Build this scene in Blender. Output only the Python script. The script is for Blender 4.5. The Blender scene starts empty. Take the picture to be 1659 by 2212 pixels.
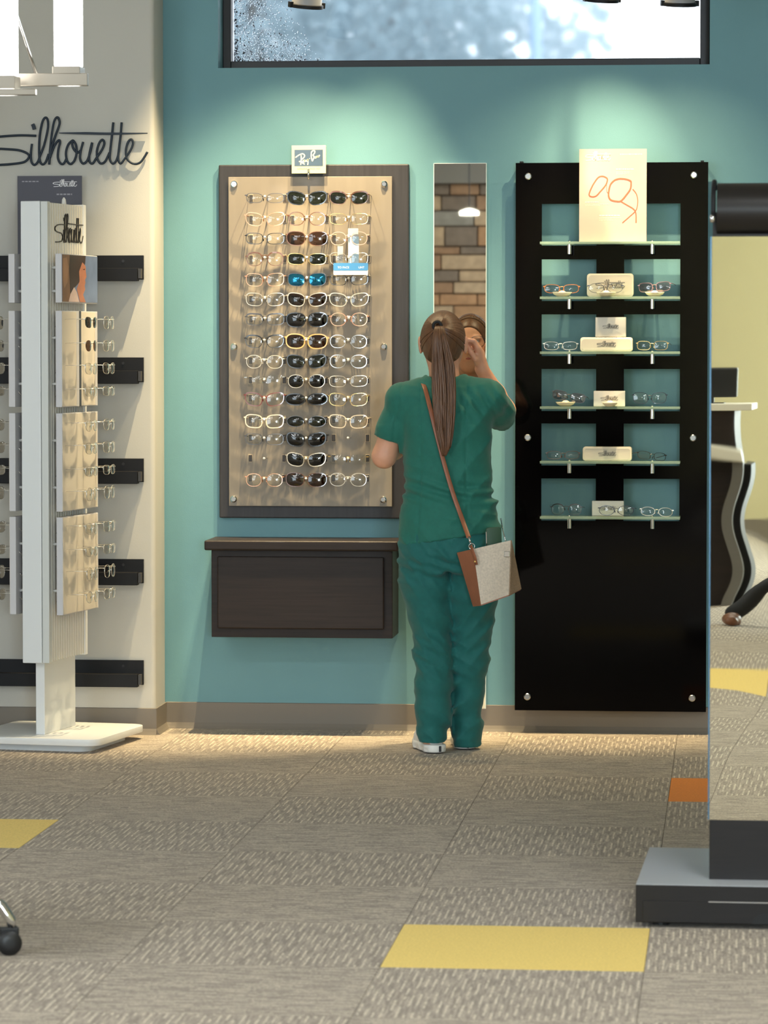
import bpy, bmesh, math, random
import numpy as np
from mathutils import Vector, Matrix
random.seed(7)
sc = bpy.context.scene
COL = sc.collection
# ---------------------------------------------------------------- camera
# pixel frame 1659 x 2212; the wall-normal direction vanishes at (1583, 742)
FPX, VX, VY, EYE = 7668.0, 1583.0, 742.0, 1.43
PHI = math.atan((1106 - VY) / FPX)
TH = math.atan((VX - 829.5) * math.cos(PHI) / FPX)
RT = Vector((math.cos(TH), math.sin(TH), 0))
FW = Vector((-math.sin(TH) * math.cos(PHI), math.cos(TH) * math.cos(PHI), -math.sin(PHI)))
UP = RT.cross(FW)
def ray(px, py):
    return FW + RT * ((px - 829.5) / FPX) + UP * ((1106 - py) / FPX)
_d = ray(800, 1577)
DIST = _d.y * (-EYE / _d.z)                      # wall plane is Y = 0, camera at Y = -DIST
CAM = Vector((0, -DIST, EYE))
def W(px, py, Y=0.0):
    """point where the pixel's ray meets the vertical plane Y"""
    d = ray(px, py)
    return CAM + d * ((Y + DIST) / d.y)
def G(px, py, z=0.0):
    d = ray(px, py)
    return CAM + d * ((z - EYE) / d.z)
cam = bpy.data.cameras.new('camera')
cam.sensor_fit = 'VERTICAL'; cam.sensor_height = 36.0
cam.lens = FPX / 2212 * 36.0
cam.clip_end = 300
cam.dof.use_dof = True; cam.dof.focus_distance = 12.6; cam.dof.aperture_fstop = 8.0
co = bpy.data.objects.new('camera', cam); COL.objects.link(co)
co.location = CAM; co.rotation_euler = (math.pi / 2 - PHI, 0, TH)
sc.camera = co
# ---------------------------------------------------------------- sky, light, exposure
wd = bpy.data.worlds.new('overcast_sky'); sc.world = wd; wd.use_nodes = True
bg = wd.node_tree.nodes['Background']
bg.inputs[0].default_value = (0.90, 0.95, 1.0, 1); bg.inputs[1].default_value = 3.2
sc.view_settings.view_transform = 'Standard'
sc.view_settings.look = 'None'
sc.view_settings.exposure = 0.24
sc.view_settings.gamma = 1.0
CEIL = 3.5
cy = sc.cycles
cy.max_bounces = 8; cy.diffuse_bounces = 4; cy.glossy_bounces = 4; cy.transmission_bounces = 6; cy.transparent_max_bounces = 12
cy.adaptive_threshold = 0.02
def light(name, kind, loc, power, color, aim=None, parent=None, **kw):
    l = bpy.data.lights.new(name, kind); l.energy = power; l.color = color
    for k, v in kw.items(): setattr(l, k, v)
    o = bpy.data.objects.new(name, l); COL.objects.link(o); o.location = loc
    if aim is not None:
        o.rotation_euler = (Vector(aim) - Vector(loc)).to_track_quat('-Z', 'Y').to_euler()
    return o
WARM = (1.0, 0.80, 0.47)
COOL = (0.86, 0.94, 1.0)
# cool fill added on the windowless left, then daylight at the rear windows
light('side_fill_light', 'AREA', (-5.9, -8.5, 1.7), 200, (0.72, 0.87, 1.0), (0, -6.5, 1.0), shape='RECTANGLE', size=7.0, size_y=2.2)
light('daylight_rear_window', 'AREA', (2.7, -21.2, 1.8), 650, (0.72, 0.87, 1.0), (-1.6, 0, 1.3), shape='RECTANGLE', size=2.3, size_y=2.3)
# ceiling fill panels, added out of view to light the room: (x, y)
FILL_PANELS = [(-3.9, -6.6), (0.9, -6.6), (-4.8, -9.4), (1.6, -9.6), (-4.6, -12.0), (-0.8, -15.0), (-4.0, -18.6), (0.6, -18.6)]
for tx, ty in FILL_PANELS:
    light('fill_panel_lamp', 'AREA', (tx, ty, CEIL - 0.06), 47, (0.87, 0.94, 1.0), (tx, ty, 0), shape='RECTANGLE', size=1.16, size_y=0.56)
# ---------------------------------------------------------------- helpers
def lin(c):
    return tuple(((v / 255) / 12.92 if v / 255 <= 0.04045 else ((v / 255 + 0.055) / 1.055) ** 2.4) for v in c[:3]) + (1.0,)
MATS = {}
def mat(name, rgb, rough=0.5, metal=0.0, spec=0.5, coat=0.0, noise=0.0, nscale=40, bump=0.0, bscale=200, stretch=None, emit=0.0, alpha=1.0, sheen=0.0):
    if name in MATS: return MATS[name]
    m = bpy.data.materials.new(name); m.use_nodes = True
    nt = m.node_tree; b = nt.nodes['Principled BSDF']
    b.inputs['Base Color'].default_value = lin(rgb)
    b.inputs['Roughness'].default_value = rough; b.inputs['Metallic'].default_value = metal
    b.inputs['Specular IOR Level'].default_value = spec
    b.inputs['Coat Weight'].default_value = coat; b.inputs['Coat Roughness'].default_value = 0.04
    b.inputs['Alpha'].default_value = alpha
    b.inputs['Sheen Weight'].default_value = sheen
    if emit:
        b.inputs['Emission Color'].default_value = lin(rgb); b.inputs['Emission Strength'].default_value = emit
    if noise or bump:
        tc = nt.nodes.new('ShaderNodeTexCoord'); mp = nt.nodes.new('ShaderNodeMapping')
        nt.links.new(tc.outputs['Object'], mp.inputs[0])
        if stretch: mp.inputs['Scale'].default_value = stretch
    if noise:
        n = nt.nodes.new('ShaderNodeTexNoise'); n.inputs['Scale'].default_value = nscale; n.inputs['Detail'].default_value = 4
        nt.links.new(mp.outputs[0], n.inputs['Vector'])
        r = nt.nodes.new('ShaderNodeMapRange'); r.inputs[1].default_value = 0.3; r.inputs[2].default_value = 0.7
        r.inputs[3].default_value = 1 - noise; r.inputs[4].default_value = 1 + noise
        nt.links.new(n.outputs['Fac'], r.inputs[0])
        h = nt.nodes.new('ShaderNodeMix'); h.data_type = 'RGBA'; h.blend_type = 'MULTIPLY'; h.inputs[0].default_value = 1
        h.inputs[6].default_value = lin(rgb); nt.links.new(r.outputs[0], h.inputs[7])
        nt.links.new(h.outputs[2], b.inputs['Base Color'])
    if bump:
        n2 = nt.nodes.new('ShaderNodeTexNoise'); n2.inputs['Scale'].default_value = bscale; n2.inputs['Detail'].default_value = 3
        nt.links.new(mp.outputs[0], n2.inputs['Vector'])
        bp = nt.nodes.new('ShaderNodeBump'); bp.inputs['Strength'].default_value = bump; bp.inputs['Distance'].default_value = 0.002
        nt.links.new(n2.outputs['Fac'], bp.inputs['Height']); nt.links.new(bp.outputs[0], b.inputs['Normal'])
    MATS[name] = m
    return m
def glassy(name, tint, ior=1.5, gloss=1.0, rough=0.02, boost=1.0):
    """thin clear or tinted sheet: transparent with a Fresnel reflection"""
    if name in MATS: return MATS[name]
    m = bpy.data.materials.new(name); m.use_nodes = True
    nt = m.node_tree; nt.nodes.remove(nt.nodes['Principled BSDF'])
    out = nt.nodes['Material Output']
    t = nt.nodes.new('ShaderNodeBsdfTransparent'); t.inputs[0].default_value = tuple(tint) + (1,)
    g = nt.nodes.new('ShaderNodeBsdfGlossy'); g.inputs['Roughness'].default_value = rough; g.inputs[0].default_value = (gloss, gloss, gloss, 1)
    fr = nt.nodes.new('ShaderNodeFresnel'); fr.inputs[0].default_value = ior
    mu = nt.nodes.new('ShaderNodeMath'); mu.operation = 'MULTIPLY'; mu.inputs[1].default_value = boost; mu.use_clamp = True
    nt.links.new(fr.outputs[0], mu.inputs[0])
    mx = nt.nodes.new('ShaderNodeMixShader')
    nt.links.new(mu.outputs[0], mx.inputs[0]); nt.links.new(t.outputs[0], mx.inputs[1]); nt.links.new(g.outputs[0], mx.inputs[2])
    nt.links.new(mx.outputs[0], out.inputs[0])
    MATS[name] = m
    return m
class MB:
    """collects polygons; build() links them as one mesh object"""
    def __init__(s): s.v = []; s.f = []
    def poly(s, vs, fs):
        o = len(s.v); s.v += [tuple(v) for v in vs]; s.f += [tuple(i + o for i in f) for f in fs]; return s
    def box(s, x0, x1, y0, y1, z0, z1, M=None):
        vs = [Vector((x, y, z)) for z in (z0, z1) for y in (y0, y1) for x in (x0, x1)]
        if M: vs = [M @ v for v in vs]
        return s.poly(vs, [(0, 2, 3, 1), (4, 5, 7, 6), (0, 1, 5, 4), (2, 6, 7, 3), (0, 4, 6, 2), (1, 3, 7, 5)])
    def prism(s, pts, y0, y1, axis='y', M=None):
        """pts in the (x,z) plane extruded along y  (axis 'z': pts in (x,y) extruded along z; 'x': pts in (y,z))"""
        n = len(pts)
        def mk(p, d):
            v = Vector((p[0], d, p[1])) if axis == 'y' else Vector((p[0], p[1], d)) if axis == 'z' else Vector((d, p[0], p[1]))
            return M @ v if M else v
        vs = [mk(p, y0) for p in pts] + [mk(p, y1) for p in pts]
        fs = [tuple(range(n)), tuple(range(2 * n - 1, n - 1, -1))] + [(i, i + n, (i + 1) % n + n, (i + 1) % n) for i in range(n)]
        return s.poly(vs, fs)
    def tube(s, pts, r, n=8, closed=False, flat=1.0, M=None, cap=True):
        pts = [Vector(p) for p in pts]; m = len(pts)
        rs = r if isinstance(r, (list, tuple)) else [r] * m
        base = len(s.v); prev = None
        for i, p in enumerate(pts):
            a = pts[i - 1] if (i or closed) else pts[i]; b = pts[(i + 1) % m] if (i < m - 1 or closed) else pts[i]
            t = (b - a); t = t.normalized() if t.length > 1e-9 else Vector((0, 0, 1))
            if prev is None:
                u = t.orthogonal().normalized() if abs(t.z) > 0.99 else t.cross(Vector((0, 0, 1))).normalized()
            else:
                u = prev - t * prev.dot(t); u = u.normalized() if u.length > 1e-6 else t.orthogonal().normalized()
            prev = u; w = t.cross(u)
            for k in range(n):
                q = 2 * math.pi * k / n
                v = p + (u * math.cos(q) + w * math.sin(q) * flat) * rs[i]
                s.v.append(tuple(M @ v if M else v))
        for i in range(m if closed else m - 1):
            j = (i + 1) % m
            for k in range(n):
                k2 = (k + 1) % n
                s.f.append((base + i * n + k, base + i * n + k2, base + j * n + k2, base + j * n + k))
        if cap and not closed:
            s.f.append(tuple(base + k for k in range(n - 1, -1, -1))); s.f.append(tuple(base + (m - 1) * n + k for k in range(n)))
        return s
    def cyl(s, a, b, r, n=16, r2=None):
        return s.tube([a, b], [r, r if r2 is None else r2], n)
    def lathe(s, prof, n=20, M=None):
        """prof: (radius, z) list, turned about local z"""
        base = len(s.v)
        for r, z in prof:
            for k in range(n):
                q = 2 * math.pi * k / n; v = Vector((r * math.cos(q), r * math.sin(q), z))
                s.v.append(tuple(M @ v if M else v))
        for i in range(len(prof) - 1):
            for k in range(n):
                k2 = (k + 1) % n
                s.f.append((base + i * n + k, base + i * n + k2, base + (i + 1) * n + k2, base + (i + 1) * n + k))
        s.f.append(tuple(base + k for k in range(n - 1, -1, -1))); s.f.append(tuple(base + (len(prof) - 1) * n + k for k in range(n)))
        return s
    def mesh(s, name, m=None, smooth=False, bevel=0.0, seg=2):
        me = bpy.data.meshes.new(name)
        me.from_pydata(s.v, [], s.f)
        bm = bmesh.new(); bm.from_mesh(me)
        bmesh.ops.recalc_face_normals(bm, faces=bm.faces)
        if bevel:
            bmesh.ops.bevel(bm, geom=[e for e in bm.edges if len(e.link_faces) == 2 and e.calc_face_angle(0) > 0.5], offset=bevel, segments=seg, affect='EDGES', profile=0.5, clamp_overlap=True)
        bm.to_mesh(me); bm.free()
        if smooth:
            me.polygons.foreach_set('use_smooth', [True] * len(me.polygons))
        if m: me.materials.append(m)
        return me
    def build(s, name, m=None, parent=None, smooth=False, bevel=0.0, seg=2, loc=None, autosmooth=False):
        o = put(name, s.mesh(name, m, smooth or autosmooth, bevel, seg), parent, loc)
        if autosmooth:
            sharp_by_angle(o.data)
        return o
def sharp_by_angle(me, ang=0.7):
    bm = bmesh.new(); bm.from_mesh(me)
    for e in bm.edges:
        e.smooth = not (len(e.link_faces) == 2 and e.calc_face_angle(0) > ang)
    bm.to_mesh(me); bm.free()
def put(name, me, parent=None, loc=None, m=None):
    o = bpy.data.objects.new(name, me); COL.objects.link(o)
    if parent: o.parent = parent
    if loc is not None: o.location = loc
    if m is not None:
        if not me.materials: me.materials.append(m)
        o.material_slots[0].link = 'OBJECT'; o.material_slots[0].material = m
    return o
def tag(o, label, cat, group=None):
    o['label'] = label; o['category'] = cat
    if group: o['group'] = group
    return o
def thing(name, label, cat, loc=(0, 0, 0), rz=0.0, group=None):
    o = bpy.data.objects.new(name, None); COL.objects.link(o); o.empty_display_size = 0.05
    o.location = loc; o.rotation_euler = (0, 0, rz)
    return tag(o, label, cat, group)
def struct(o): o['kind'] = 'structure'; return o
def stuff(o): o['kind'] = 'stuff'; return o
def rrect(x0, x1, z0, z1, r, n=5):
    pts = []
    for cx, cz, a in ((x1 - r, z1 - r, 0), (x0 + r, z1 - r, 90), (x0 + r, z0 + r, 180), (x1 - r, z0 + r, 270)):
        for k in range(n + 1):
            q = math.radians(a + 90 * k / n); pts.append((cx + r * math.cos(q), cz + r * math.sin(q)))
    return pts
def crom(pts, n=6):
    """Catmull-Rom through 2D or 3D points"""
    out = []
    P = [np.array(p, float) for p in pts]
    for i in range(len(P) - 1):
        p0 = P[max(i - 1, 0)]; p1 = P[i]; p2 = P[i + 1]; p3 = P[min(i + 2, len(P) - 1)]
        for k in range(n):
            t = k / n
            out.append(0.5 * ((2 * p1) + (-p0 + p2) * t + (2 * p0 - 5 * p1 + 4 * p2 - p3) * t * t + (-p0 + 3 * p1 - 3 * p2 + p3) * t ** 3))
    out.append(P[-1]); return out
def ribbon(mb, pts, w, y0, y1, taper=False, n=5):
    """flat pen stroke in the xz plane, extruded from y0 to y1"""
    c = crom(pts, n); m = len(c); L = []; R = []
    for i in range(m):
        t = c[min(i + 1, m - 1)] - c[max(i - 1, 0)]; t = t / (np.linalg.norm(t) + 1e-9)
        nrm = np.array((-t[1], t[0])); ww = w / 2 * (min(1, 0.35 + 2.2 * min(i, m - 1 - i) / m) if taper else 1)
        L.append(c[i] + nrm * ww); R.append(c[i] - nrm * ww)
    vs = []
    for i in range(m):
        for y in (y0, y1): vs += [(L[i][0], y, L[i][1]), (R[i][0], y, R[i][1])]
    fs = []
    for i in range(m - 1):
        a = 4 * i; b = a + 4
        fs += [(a, a + 1, b + 1, b), (a + 2, b + 2, b + 3, a + 3), (a, b, b + 2, a + 2), (a + 1, a + 3, b + 3, b + 1)]
    fs += [(0, 2, 3, 1), (4 * m - 4, 4 * m - 3, 4 * m - 1, 4 * m - 2)]
    return mb.poly(vs, fs)
def text_mesh(body, size, depth=0.0, align='CENTER', m=None, name='print'):
    cu = bpy.data.curves.new('txt', 'FONT'); cu.body = body; cu.size = size; cu.extrude = depth
    cu.align_x = align; cu.align_y = 'CENTER'
    o = bpy.data.objects.new('txt', cu); COL.objects.link(o)
    dg = bpy.context.evaluated_depsgraph_get()
    me = bpy.data.meshes.new_from_object(o.evaluated_get(dg)); me.name = name
    bpy.data.objects.remove(o); bpy.data.curves.remove(cu)
    me.transform(Matrix.Rotation(math.pi / 2, 4, 'X'))
    me.materials.clear()
    if m: me.materials.append(m)
    return me
# the script logo, traced as pen strokes: unit = zoom pixels, x right, z down
LOGO = [
 [(275, 1015), (150, 1012), (0, 1022), (-75, 1038), (-115, 1062), (-105, 1090), (-40, 1108), (60, 1115), (150, 1124), (212, 1150), (218, 1180), (180, 1212), (90, 1226), (0, 1232), (-90, 1234)],
 [(243, 1075), (235, 1150), (240, 1210), (262, 1232), (285, 1212), (302, 1170), (335, 1080), (362, 960), (360, 897), (343, 880), (322, 910), (303, 1000), (297, 1100), (300, 1190), (318, 1228), (345, 1212), (368, 1150)],
 [(372, 1230), (385, 1120), (420, 1010), (448, 930), (444, 890), (428, 878), (408, 910), (390, 1010), (378, 1120), (371, 1230)],
 [(378, 1180), (408, 1095), (440, 1050), (453, 1062), (440, 1120), (437, 1180), (455, 1220), (480, 1222), (503, 1180)],
 [(545, 1050), (515, 1080), (497, 1140), (505, 1200), (530, 1226), (560, 1200), (576, 1140), (570, 1080), (545, 1050), (548, 1100), (580, 1140), (612, 1120)],
 [(625, 1060), (607, 1130), (603, 1190), (625, 1222), (655, 1200), (680, 1130), (692, 1065), (672, 1150), (672, 1205), (695, 1222), (725, 1180), (765, 1120), (783, 1070), (768, 1045), (745, 1070), (728, 1130), (733, 1190), (757, 1222), (790, 1205), (822, 1140)],
 [(850, 915), (840, 1010), (828, 1120), (825, 1190), (845, 1222), (870, 1205), (890, 1150)],
 [(912, 915), (905, 1010), (893, 1110), (887, 1185), (905, 1222), (940, 1180), (980, 1120), (997, 1070), (985, 1042), (962, 1060), (945, 1120), (950, 1180), (980, 1215), (1020, 1225), (1060, 1205), (1105, 1135)],
]
LOGO_BAR = [(448, 995), (650, 997), (830, 1000), (1105, 997)]
LOGO_DOT = [(248, 928), (256, 945), (262, 968)]
def logo_mesh(name, width, depth, m, pen=15.0):
    """whole word, centred on x, baseline box centred on z; written on the plane y = 0 towards -y"""
    k = width / 1220.0; mb = MB()
    tr = lambda st: [((p[0] - 495) * k, (1055 - p[1]) * k) for p in st]
    for i, st in enumerate(LOGO):
        ribbon(mb, tr(st), pen * k, -depth - 0.00004 * i, 0)
    ribbon(mb, tr(LOGO_BAR), pen * k, -depth - 0.0004, 0); ribbon(mb, tr(LOGO_DOT), pen * 1.3 * k, -depth, 0)
    return mb.mesh(name, m)
# ---------------------------------------------------------------- materials of the shell
M_TEAL = mat('teal_wall_paint', (106, 152, 160), 0.62, bump=0.12, bscale=260, noise=0.02, nscale=6)
M_GREIGE = mat('greige_wall_paint', (194, 191, 182), 0.7, bump=0.12, bscale=260)
M_CREAM = mat('cream_wall_paint', (206, 198, 158), 0.7)
M_CEIL = mat('ceiling_white', (225, 224, 218), 0.9)
M_BASE = mat('taupe_vinyl_base', (122, 113, 101), 0.45)
M_BLACKFRAME = mat('black_window_frame', (30, 30, 33), 0.45)
M_DARKWOOD = mat('espresso_wood', (38, 28, 23), 0.5, spec=0.3, noise=0.25, nscale=9, stretch=(0.6, 6, 14), coat=0.08)
M_CHARWOOD = mat('charcoal_stained_wood', (46, 43, 44), 0.5, noise=0.2, nscale=9, stretch=(10, 6, 0.6))
M_CHROME = mat('brushed_chrome', (200, 200, 200), 0.22, 1.0)
M_POLISH = mat('polished_chrome', (225, 226, 228), 0.07, 1.0)
M_BLACK = mat('matt_black_metal', (22, 22, 24), 0.5, spec=0.25)
M_BLACKPLASTIC = mat('black_plastic', (22, 22, 24), 0.38)
M_WHITE = mat('white_laminate', (232, 231, 226), 0.4)
M_MIRROR = mat('mirror_silver', (222, 224, 222), 0.012, 1.0)
# ---------------------------------------------------------------- carpet
def carpet(name, base, dash, dark, plain=False):
    m = bpy.data.materials.new(name); m.use_nodes = True; nt = m.node_tree; N = nt.nodes.new; L = nt.links.new
    b = nt.nodes['Principled BSDF']; b.inputs['Roughness'].default_value = 0.95; b.inputs['Specular IOR Level'].default_value = 0.1
    b.inputs['Sheen Weight'].default_value = 0.1
    tc = N('ShaderNodeTexCoord'); oi = N('ShaderNodeObjectInfo'); sp = N('ShaderNodeSeparateXYZ')
    ad = N('ShaderNodeVectorMath'); ad.operation = 'ADD'; cb = N('ShaderNodeCombineXYZ')
    mu = N('ShaderNodeMath'); mu.operation = 'MULTIPLY'; mu.inputs[1].default_value = 7.3
    L(oi.outputs['Random'], mu.inputs[0]); L(mu.outputs[0], cb.inputs[2])
    L(tc.outputs['Object'], ad.inputs[0]); L(cb.outputs[0], ad.inputs[1]); L(tc.outputs['Object'], sp.inputs[0])
    def math_(op, a, c=None):
        n = N('ShaderNodeMath'); n.operation = op
        for i, q in enumerate((a, c)):
            if q is None: continue
            if isinstance(q, (int, float)): n.inputs[i].default_value = q
            else: L(q, n.inputs[i])
        return n.outputs[0]
    def noise(scale, st, det=2):
        mp = N('ShaderNodeMapping'); mp.inputs['Scale'].default_value = st; L(ad.outputs[0], mp.inputs[0])
        n = N('ShaderNodeTexNoise'); n.inputs['Scale'].default_value = scale; n.inputs['Detail'].default_value = det; L(mp.outputs[0], n.inputs['Vector']); return n.outputs['Fac']
    fine = noise(170, (1, 1, 1), 3)
    if plain:
        val = math_('ADD', math_('MULTIPLY', math_('SUBTRACT', fine, 0.5), 0.5), 1.0)
        mx = N('ShaderNodeMix'); mx.data_type = 'RGBA'; mx.blend_type = 'MULTIPLY'; mx.inputs[0].default_value = 1
        mx.inputs[6].default_value = lin(base); L(val, mx.inputs[7]); L(mx.outputs[2], b.inputs['Base Color'])
    else:
        wob = math_('MULTIPLY', math_('SUBTRACT', noise(30, (1, 1, 1), 1), 0.5), 0.003)
        xs = math_('DIVIDE', math_('ADD', sp.outputs[0], wob), 0.0168)
        colu = math_('FLOOR', xs); fx = math_('ABSOLUTE', math_('SUBTRACT', math_('FRACT', xs), 0.5))
        wn = N('ShaderNodeTexWhiteNoise'); wn.noise_dimensions = '2D'; c2 = N('ShaderNodeCombineXYZ'); L(colu, c2.inputs[0]); L(mu.outputs[0], c2.inputs[1]); L(c2.outputs[0], wn.inputs['Vector'])
        ph = math_('ADD', math_('MULTIPLY', math_('FLOORED_MODULO', colu, 2.0), 0.5), math_('MULTIPLY', wn.outputs['Value'], 0.6))
        fy = math_('ABSOLUTE', math_('SUBTRACT', math_('FRACT', math_('ADD', math_('DIVIDE', sp.outputs[1], 0.22), ph)), 0.5))
        dx = math_('LESS_THAN', fx, 0.15); dy = math_('LESS_THAN', fy, 0.30)
        d1 = math_('MULTIPLY', dx, dy)
        d1 = math_('MULTIPLY', d1, math_('GREATER_THAN', noise(60, (1, 1, 1), 2), 0.40))
        streak = noise(60, (2.6, 0.20, 1), 3)
        st = N('ShaderNodeMapRange'); st.inputs[1].default_value = 0.38; st.inputs[2].default_value = 0.64; L(streak, st.inputs[0])
        r1 = N('ShaderNodeMix'); r1.data_type = 'RGBA'; r1.inputs[6].default_value = lin(dark); r1.inputs[7].default_value = lin(base); L(st.outputs[0], r1.inputs[0])
        r2 = N('ShaderNodeMix'); r2.data_type = 'RGBA'; r2.inputs[7].default_value = lin(dash); L(r1.outputs[2], r2.inputs[6]); L(math_('MULTIPLY', d1, 0.8), r2.inputs[0])
        val = math_('ADD', math_('MULTIPLY', math_('SUBTRACT', fine, 0.5), 1.5), 1.0)
        mx = N('ShaderNodeMix'); mx.data_type = 'RGBA'; mx.blend_type = 'MULTIPLY'; mx.inputs[0].default_value = 1
        L(r2.outputs[2], mx.inputs[6]); L(val, mx.inputs[7]); L(mx.outputs[2], b.inputs['Base Color'])
    bp = N('ShaderNodeBump'); bp.inputs['Strength'].default_value = 0.5; bp.inputs['Distance'].default_value = 0.003
    L(fine, bp.inputs['Height']); L(bp.outputs[0], b.inputs['Normal'])
    return m
M_CARPET = carpet('taupe_dash_carpet', (176, 162, 145), (216, 202, 179), (144, 132, 118))
M_YELLOW = carpet('yellow_carpet', (238, 206, 112), None, None, True)
M_ORANGE = carpet('orange_carpet', (236, 138, 34), None, None, True)
RX0, RX1, RY0 = -6.0, 4.2, -21.5            # room extents
T, TX, TY = 0.605, -0.80, -4.37             # carpet tile pitch and grid origin
floor = struct(MB().box(RX0 - 0.2, RX1 + 0.2, RY0 - 0.2, 0.2, -0.12, -0.008).build('floor', mat('floor_screed', (92, 86, 78), 0.9)))
g = 0.0004
tile_bm = MB()
tile_bm.poly([(-T / 2 + g, -T / 2 + g, -0.007), (T / 2 - g, -T / 2 + g, -0.007), (T / 2 - g, T / 2 - g, -0.007), (-T / 2 + g, T / 2 - g, -0.007),
              (-T / 2 + g, -T / 2 + g, -0.001), (T / 2 - g, -T / 2 + g, -0.001), (T / 2 - g, T / 2 - g, -0.001), (-T / 2 + g, T / 2 - g, -0.001),
              (-T / 2 + 3 * g, -T / 2 + 3 * g, 0), (T / 2 - 3 * g, -T / 2 + 3 * g, 0), (T / 2 - 3 * g, T / 2 - 3 * g, 0), (-T / 2 + 3 * g, T / 2 - 3 * g, 0)],
             [(0, 3, 2, 1), (0, 1, 5, 4), (1, 2, 6, 5), (2, 3, 7, 6), (3, 0, 4, 7), (4, 5, 9, 8), (5, 6, 10, 9), (6, 7, 11, 10), (7, 4, 8, 11), (8, 9, 10, 11)])
tile_me = tile_bm.mesh('carpet_tile', M_CARPET)
YEL = {(0, 0), (-3, 3), (0, -10), (3, -4), (-6, -3)}; ORA = {(1, 5), (-5, 0)}
far_v = MB()
for j in range(8, -29, -1):
    for i in range(-9, 9):
        cx = TX + (i + 0.5) * T; cy = TY + (j - 0.5) * T
        if cx < RX0 - 0.3 or cx > RX1 + 0.3 or cy < RY0 - 0.3 or cy > 0.25: continue
        near = (-4 <= i <= 3 and j >= -12)
        if near:
            o = put('carpet_tile', tile_me, floor, (cx, cy, 0.0))
            if (i, j) in YEL: o.material_slots[0].link = 'OBJECT'; o.material_slots[0].material = M_YELLOW
            elif (i, j) in ORA: o.material_slots[0].link = 'OBJECT'; o.material_slots[0].material = M_ORANGE
            else: o.rotation_euler = (0, 0, (0 if (i + j) % 2 else math.pi / 2) + math.pi * random.randint(0, 1))
        else:
            far_v.box(cx - T / 2 + g, cx + T / 2 - g, cy - T / 2 + g, cy + T / 2 - g, -0.007, 0)
stuff(far_v.build('carpet_tile_field', M_CARPET, floor))
# ---------------------------------------------------------------- walls
wl = W(471, 147, 0); wr = W(1533, 140, 0)
WX0, WX1, WZ0, WZ1 = wl.x, wr.x, wl.z, 3.25
mb = MB()
mb.box(RX0, WX0, 0, 0.22, 0, CEIL); mb.box(WX1, RX1, 0, 0.22, 0, CEIL)
mb.box(WX0, WX1, 0, 0.22, 0, WZ0); mb.box(WX0, WX1, 0, 0.22, WZ1, CEIL)
wall = struct(mb.build('wall_back', M_TEAL))
PIL_Y = -0.235; PIL_X = -2.095
struct(MB().prism(rrect(RX0, PIL_X, PIL_Y, -0.001, 0.018, 4), 0, CEIL, 'z').build('wall_left', M_GREIGE, autosmooth=True))
struct(MB().box(RX0 - 0.15, RX0, RY0, 0.2, 0, CEIL).build('wall_side_left', M_GREIGE))
struct(MB().box(RX1, RX1 + 0.15, RY0, 0.2, 0, CEIL).build('wall_right', M_CREAM))
struct(MB().box(RX0, RX1, RY0 - 0.15, RY0, 0, CEIL).build('wall_rear', M_CREAM))
struct(MB().box(RX0 - 0.15, RX1 + 0.15, RY0 - 0.15, 0.22, CEIL, CEIL + 0.1).build('ceiling', M_CEIL))
def baseboard(name, x0, x1, y, face=-1, h=0.098):
    """cove base: flat face with a small toe"""
    pr = [(0, 0), (face * 0.016, 0), (face * 0.010, 0.010), (face * 0.004, 0.022), (face * 0.0035, h - 0.002), (0, h)]
    return struct(MB().prism([(y + a, b) for a, b in pr], x0, x1, 'x').build(name, M_BASE))
baseboard('baseboard_back', PIL_X + 0.004, RX1, 0)
bl = baseboard('baseboard_left', RX0, PIL_X + 0.004, PIL_Y)
pr = [(0, 0), (0.016, 0), (0.010, 0.010), (0.004, 0.022), (0.0035, 0.096), (0, 0.098)]
MB().prism([(PIL_X + a, b) for a, b in pr], PIL_Y - 0.004, 0.0, 'y').build('return_base', M_BASE, bl)
baseboard('baseboard_rear', RX0, RX1, RY0, 1)
# ---------------------------------------------------------------- clerestory window
M_WET = bpy.data.materials.new('rain_wet_glass'); M_WET.use_nodes = True; nt = M_WET.node_tree; nt.nodes.remove(nt.nodes['Principled BSDF'])
rf = nt.nodes.new('ShaderNodeBsdfRefraction'); rf.inputs['IOR'].default_value = 1.06; rf.inputs['Roughness'].default_value = 0.17; rf.inputs[0].default_value = (0.95, 0.98, 1, 1)
gl = nt.nodes.new('ShaderNodeBsdfGlossy'); gl.inputs['Roughness'].default_value = 0.02; fz = nt.nodes.new('ShaderNodeFresnel'); fz.inputs[0].default_value = 1.5; mz = nt.nodes.new('ShaderNodeMixShader')
nt.links.new(fz.outputs[0], mz.inputs[0]); nt.links.new(rf.outputs[0], mz.inputs[1]); nt.links.new(gl.outputs[0], mz.inputs[2]); nt.links.new(mz.outputs[0], nt.nodes['Material Output'].inputs[0])
win = bpy.data.objects.new('window_1', None); COL.objects.link(win); win.location = ((WX0 + WX1) / 2, 0.14, WZ0); struct(win)
hw = (WX1 - WX0) / 2; hz = WZ1 - WZ0
fr = MB()
fr.box(-hw, -hw + 0.030, -0.02, 0.05, 0, hz); fr.box(hw - 0.036, hw, -0.02, 0.05, 0, hz)
fr.box(-hw + 0.030, hw - 0.036, -0.02, 0.05, 0, 0.034); fr.box(-hw + 0.030, hw - 0.036, -0.02, 0.05, hz - 0.034, hz)
fr.build('window_frame', M_BLACKFRAME, win, bevel=0.003)
MB().box(-hw + 0.030, -hw + 0.036, -0.012, 0.03, 0.034, hz - 0.034).build('glazing_bead', mat('pale_bead', (205, 205, 215), 0.4), win)
MB().box(-hw + 0.030, hw - 0.036, 0.010, 0.016, 0.034, hz - 0.034).build('pane', M_WET, win)
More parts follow.
